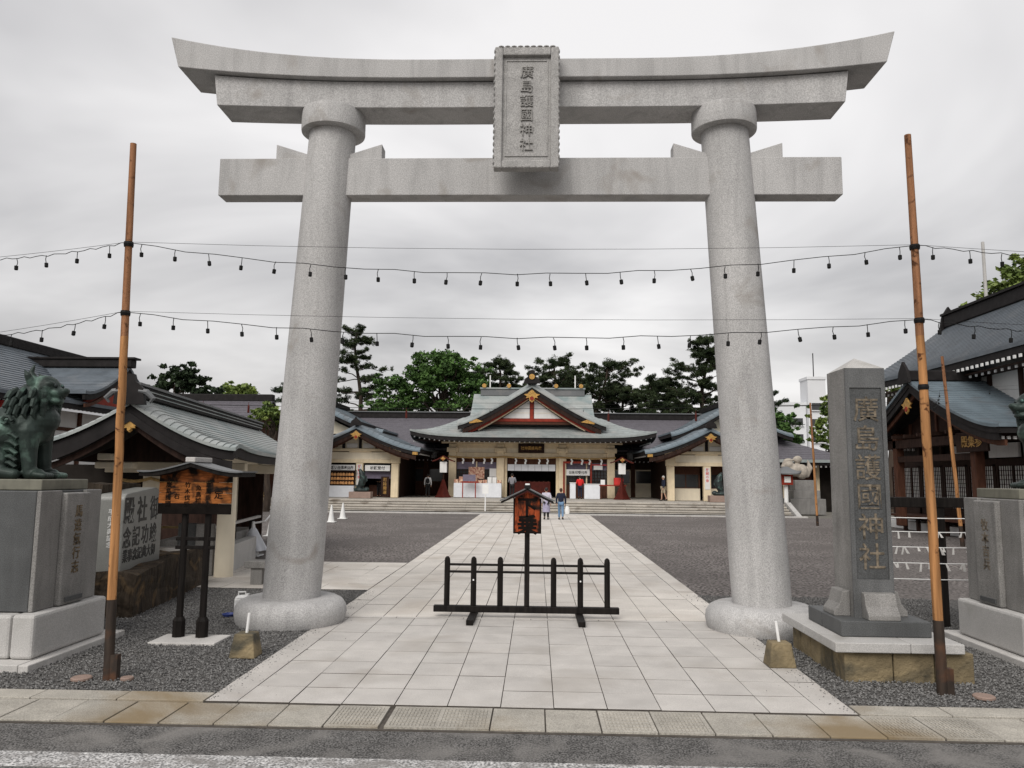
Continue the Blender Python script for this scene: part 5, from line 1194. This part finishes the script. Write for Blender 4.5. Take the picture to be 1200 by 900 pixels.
# ================================================================== PEOPLE
def skin_mesh(name, V, E_, Rr, m, parent, root=0, sub=1):
    me = bpy.data.meshes.new(name); me.from_pydata(V, E_, []); me.materials.append(m); o = link(name, me, parent)
    md = o.modifiers.new('skin', 'SKIN'); md.use_smooth_shade = True
    sv = me.skin_vertices[0].data if me.skin_vertices else None
    if sv is None:
        b = bmesh.new(); b.from_mesh(me); b.verts.layers.skin.verify(); b.to_mesh(me); b.free(); sv = me.skin_vertices[0].data
    for i, r_ in enumerate(Rr): sv[i].radius = r_ if isinstance(r_, tuple) else (r_, r_)
    for i in range(len(V)): sv[i].use_root = (i == root)
    s = o.modifiers.new('sub', 'SUBSURF'); s.levels = sub; s.render_levels = sub
    return o
def person(label, x, y, z, heading, h, top, bottom, hair, stride=0.0, arms='down', shorts=False, skirt=None, backpack=None, bag=None, long_top=False):
    """local +y is forward; heading in degrees about z"""
    k = h/1.72; p = thing('person', label, 'person', (x, y, z), heading)
    J = {'pel': (0, 0, .93), 'wai': (0, 0, 1.08), 'che': (0, .0, 1.30), 'neb': (0, -.01, 1.45), 'nec': (0, .0, 1.52), 'hd1': (0, .015, 1.60), 'hd2': (0, .01, 1.68)}
    for s, n in ((-1, 'l'), (1, 'r')):
        d = stride*s
        J[n+'hip'] = (s*.09, 0, .90); J[n+'kne'] = (s*.095, d*.5+.02*abs(stride)*6, .49); J[n+'ank'] = (s*.10, d-.04, .09+(.05 if d < 0 else 0)); J[n+'toe'] = (s*.115, d+.13, .04+(.0 if d >= 0 else .0))
        J[n+'sho'] = (s*.19, -.01, 1.41)
        if arms == 'fold': J[n+'elb'] = (s*.26, .02, 1.14); J[n+'wri'] = (s*.12, .22, 1.10); J[n+'pal'] = (s*.06, .25, 1.12)
        else: J[n+'elb'] = (s*.25, -.04-d*.25, 1.13); J[n+'wri'] = (s*.25, .03-d*.5, .88); J[n+'pal'] = (s*.245, .05-d*.55, .81)
    def sk(names, edges, rad, m, nm, extra=()):
        V = [tuple(c*k for c in J[n]) for n in names]; ix = {n: i for i, n in enumerate(names)}
        return skin_mesh(nm, V, [(ix[a], ix[b_]) for a, b_ in edges], [tuple(q*k for q in rad[n]) if isinstance(rad[n], tuple) else rad[n]*k for n in names], m, p)
    names = list(J); E_ = [('pel', 'wai'), ('wai', 'che'), ('che', 'neb'), ('neb', 'nec'), ('nec', 'hd1'), ('hd1', 'hd2')]
    rad = {'pel': (.13, .10), 'wai': (.12, .09), 'che': (.14, .10), 'neb': (.075, .07), 'nec': .05, 'hd1': (.075, .09), 'hd2': (.072, .085)}
    for n in 'lr':
        E_ += [('pel', n+'hip'), (n+'hip', n+'kne'), (n+'kne', n+'ank'), (n+'ank', n+'toe'), ('che', n+'sho'), (n+'sho', n+'elb'), (n+'elb', n+'wri'), (n+'wri', n+'pal')]
        rad.update({n+'hip': .08, n+'kne': .055, n+'ank': .038, n+'toe': .03, n+'sho': .055, n+'elb': .038, n+'wri': .026, n+'pal': (.018, .034)})
        s = -1 if n == 'l' else 1; pw_ = Vector(J[n+'pal'])
        for f_ in range(4):
            nm = n+'f%d' % f_; J[nm] = tuple(pw_+Vector((s*-.008, .030-.02*f_, -.085+.012*abs(f_-1.4)))); rad[nm] = .008; E_.append((n+'pal', nm)); names.append(nm)
        nm = n+'th'; J[nm] = tuple(pw_+Vector((-s*.03, .045, -.01))); rad[nm] = .009; E_.append((n+'wri', nm)); names.append(nm)
    sk(names, E_, rad, skin, 'body')
    tn = ['wai', 'pel', 'che', 'neb', 'lsho', 'rsho', 'lelb', 'relb', 'lwri', 'rwri']; te = [('wai', 'pel'), ('wai', 'che'), ('che', 'neb'), ('che', 'lsho'), ('che', 'rsho'), ('lsho', 'lelb'), ('rsho', 'relb'), ('lelb', 'lwri'), ('relb', 'rwri')]
    tr = {'wai': (.155, .125), 'pel': (.165, .135), 'che': (.175, .135), 'neb': (.09, .085), 'lsho': .078, 'rsho': .078, 'lelb': .06, 'relb': .06, 'lwri': .045, 'rwri': .045}
    sk(tn, te, tr, top, 'jacket')
    if skirt:
        def fn(u, v): a = u*6.283; r_ = (.17+.05*(1-v))*k; return (r_*math.cos(a), r_*.85*math.sin(a), (.42+.58*v)*k)
        MB().shell(fn, 20, 4, .004).build('long_skirt', skirt, p, smooth=True)
    bn_ = ['pel', 'lhip', 'rhip', 'lkne', 'rkne'] + ([] if shorts else ['lank', 'rank']); be = [('pel', 'lhip'), ('pel', 'rhip'), ('lhip', 'lkne'), ('rhip', 'rkne')]+([] if shorts else [('lkne', 'lank'), ('rkne', 'rank')])
    sk(bn_, be, {'pel': (.155, .125), 'lhip': .105, 'rhip': .105, 'lkne': .078, 'rkne': .078, 'lank': .058, 'rank': .058}, bottom, 'trousers')
    for n in 'lr':
        a = Vector(J[n+'ank'])*k; t_ = Vector(J[n+'toe'])*k; b = MB(); b.tube([a+Vector((0, -.05, -.04))*k, a.lerp(t_, .5)+Vector((0, 0, -.02)), t_], [.05*k, .05*k, .035*k], 8); b.build('shoe', blackrubber, p, smooth=True)
    hb = MB(); hb.ball((0, -.012*k, 1.665*k), (.088*k, .098*k, .088*k), 12, 8); hb.ball((0, -.05*k, 1.62*k), (.08*k, .055*k, .085*k), 10, 7); hb.build('hair', hair, p, smooth=True)
    fm = MB(); fm.ball((0, .115*k, 1.595*k), (.012*k, .02*k, .022*k), 6, 5)
    for s in (-1, 1): fm.ball((s*.085*k, .01*k, 1.60*k), (.012*k, .02*k, .03*k), 6, 5)
    fm.build('nose_and_ears', skin, p)
    if backpack:
        bb = MB(); bb.ball((0, -.20*k, 1.22*k), (.15*k, .10*k, .21*k), 12, 8); bb.build('backpack', backpack, p, smooth=True)
    if bag:
        b_ = thing('carrier_bag', bag, 'bag', (x+.33, y-.02, z+.30)); 
        def fn(u, v): a = u*6.283; q = (.5+.5*math.sin(math.pi*min(1, v*.8+.15))); return (.15*q*math.cos(a)*(1-.25*v), .07*q*math.sin(a), .42*v)
        MB().shell(fn, 16, 6, .004).build('bag_body', plastic_white, b_, smooth=True); MB().tube([(-.06, 0, .4), (-.03, 0, .52), (.03, 0, .52), (.06, 0, .4)], .008, 5).build('bag_handle', plastic_white, b_)
    return p
navy = cloth('navy', (.012, .016, .035)); black = cloth('black', (.012, .012, .013)); lav = cloth('lavender', (.50, .48, .56)); lav2 = cloth('grey_lavender', (.33, .31, .42)); jeans = cloth('jeans', (.14, .24, .38)); grey = cloth('grey', (.20, .20, .22)); red = cloth('red', (.62, .02, .02)); whitec = cloth('white', (.62, .62, .62)); khaki = cloth('khaki', (.42, .35, .25))
hair_b = mat('hair_black', (.012, .01, .009), .5, .2, 20); hair_w = mat('hair_white', (.6, .58, .56), .6, .1, 20); hair_br = mat('hair_brown', (.06, .025, .012), .5, .2, 20)
person('person in pale lavender top and long skirt walking to the shrine', .52, 41.3, 0, 2, 1.66, lav, black, hair_b, .12, skirt=lav2)
person('person in navy jacket and jeans walking with a white bag', 1.30, 41.4, 0, -3, 1.64, navy, jeans, hair_br, -.16, bag='white carrier bag held by the person in navy jacket')
person('person in white top with dark backpack standing left of the hall', -7.75, 55.0, PZ, 0, 1.62, whitec, black, hair_b, .06, backpack=black)
person('person in grey jacket standing at the hall entrance', -1.72, 54.4, PZ, -8, 1.72, grey, black, hair_b, .02, arms='fold')
person('person in bright red jacket standing at the white counters', 3.05, 54.6, PZ, 5, 1.62, red, navy, hair_b, .03, arms='fold')
person('white-haired person in navy jacket and khaki shorts on the platform', 8.55, 52.6, PZ, 100, 1.66, navy, khaki, hair_w, .14, shorts=True)
person('person in dark clothes behind the left wing counter', -11.05, 54.1, PZ, 180, 1.66, black, black, hair_b, .0, arms='fold')
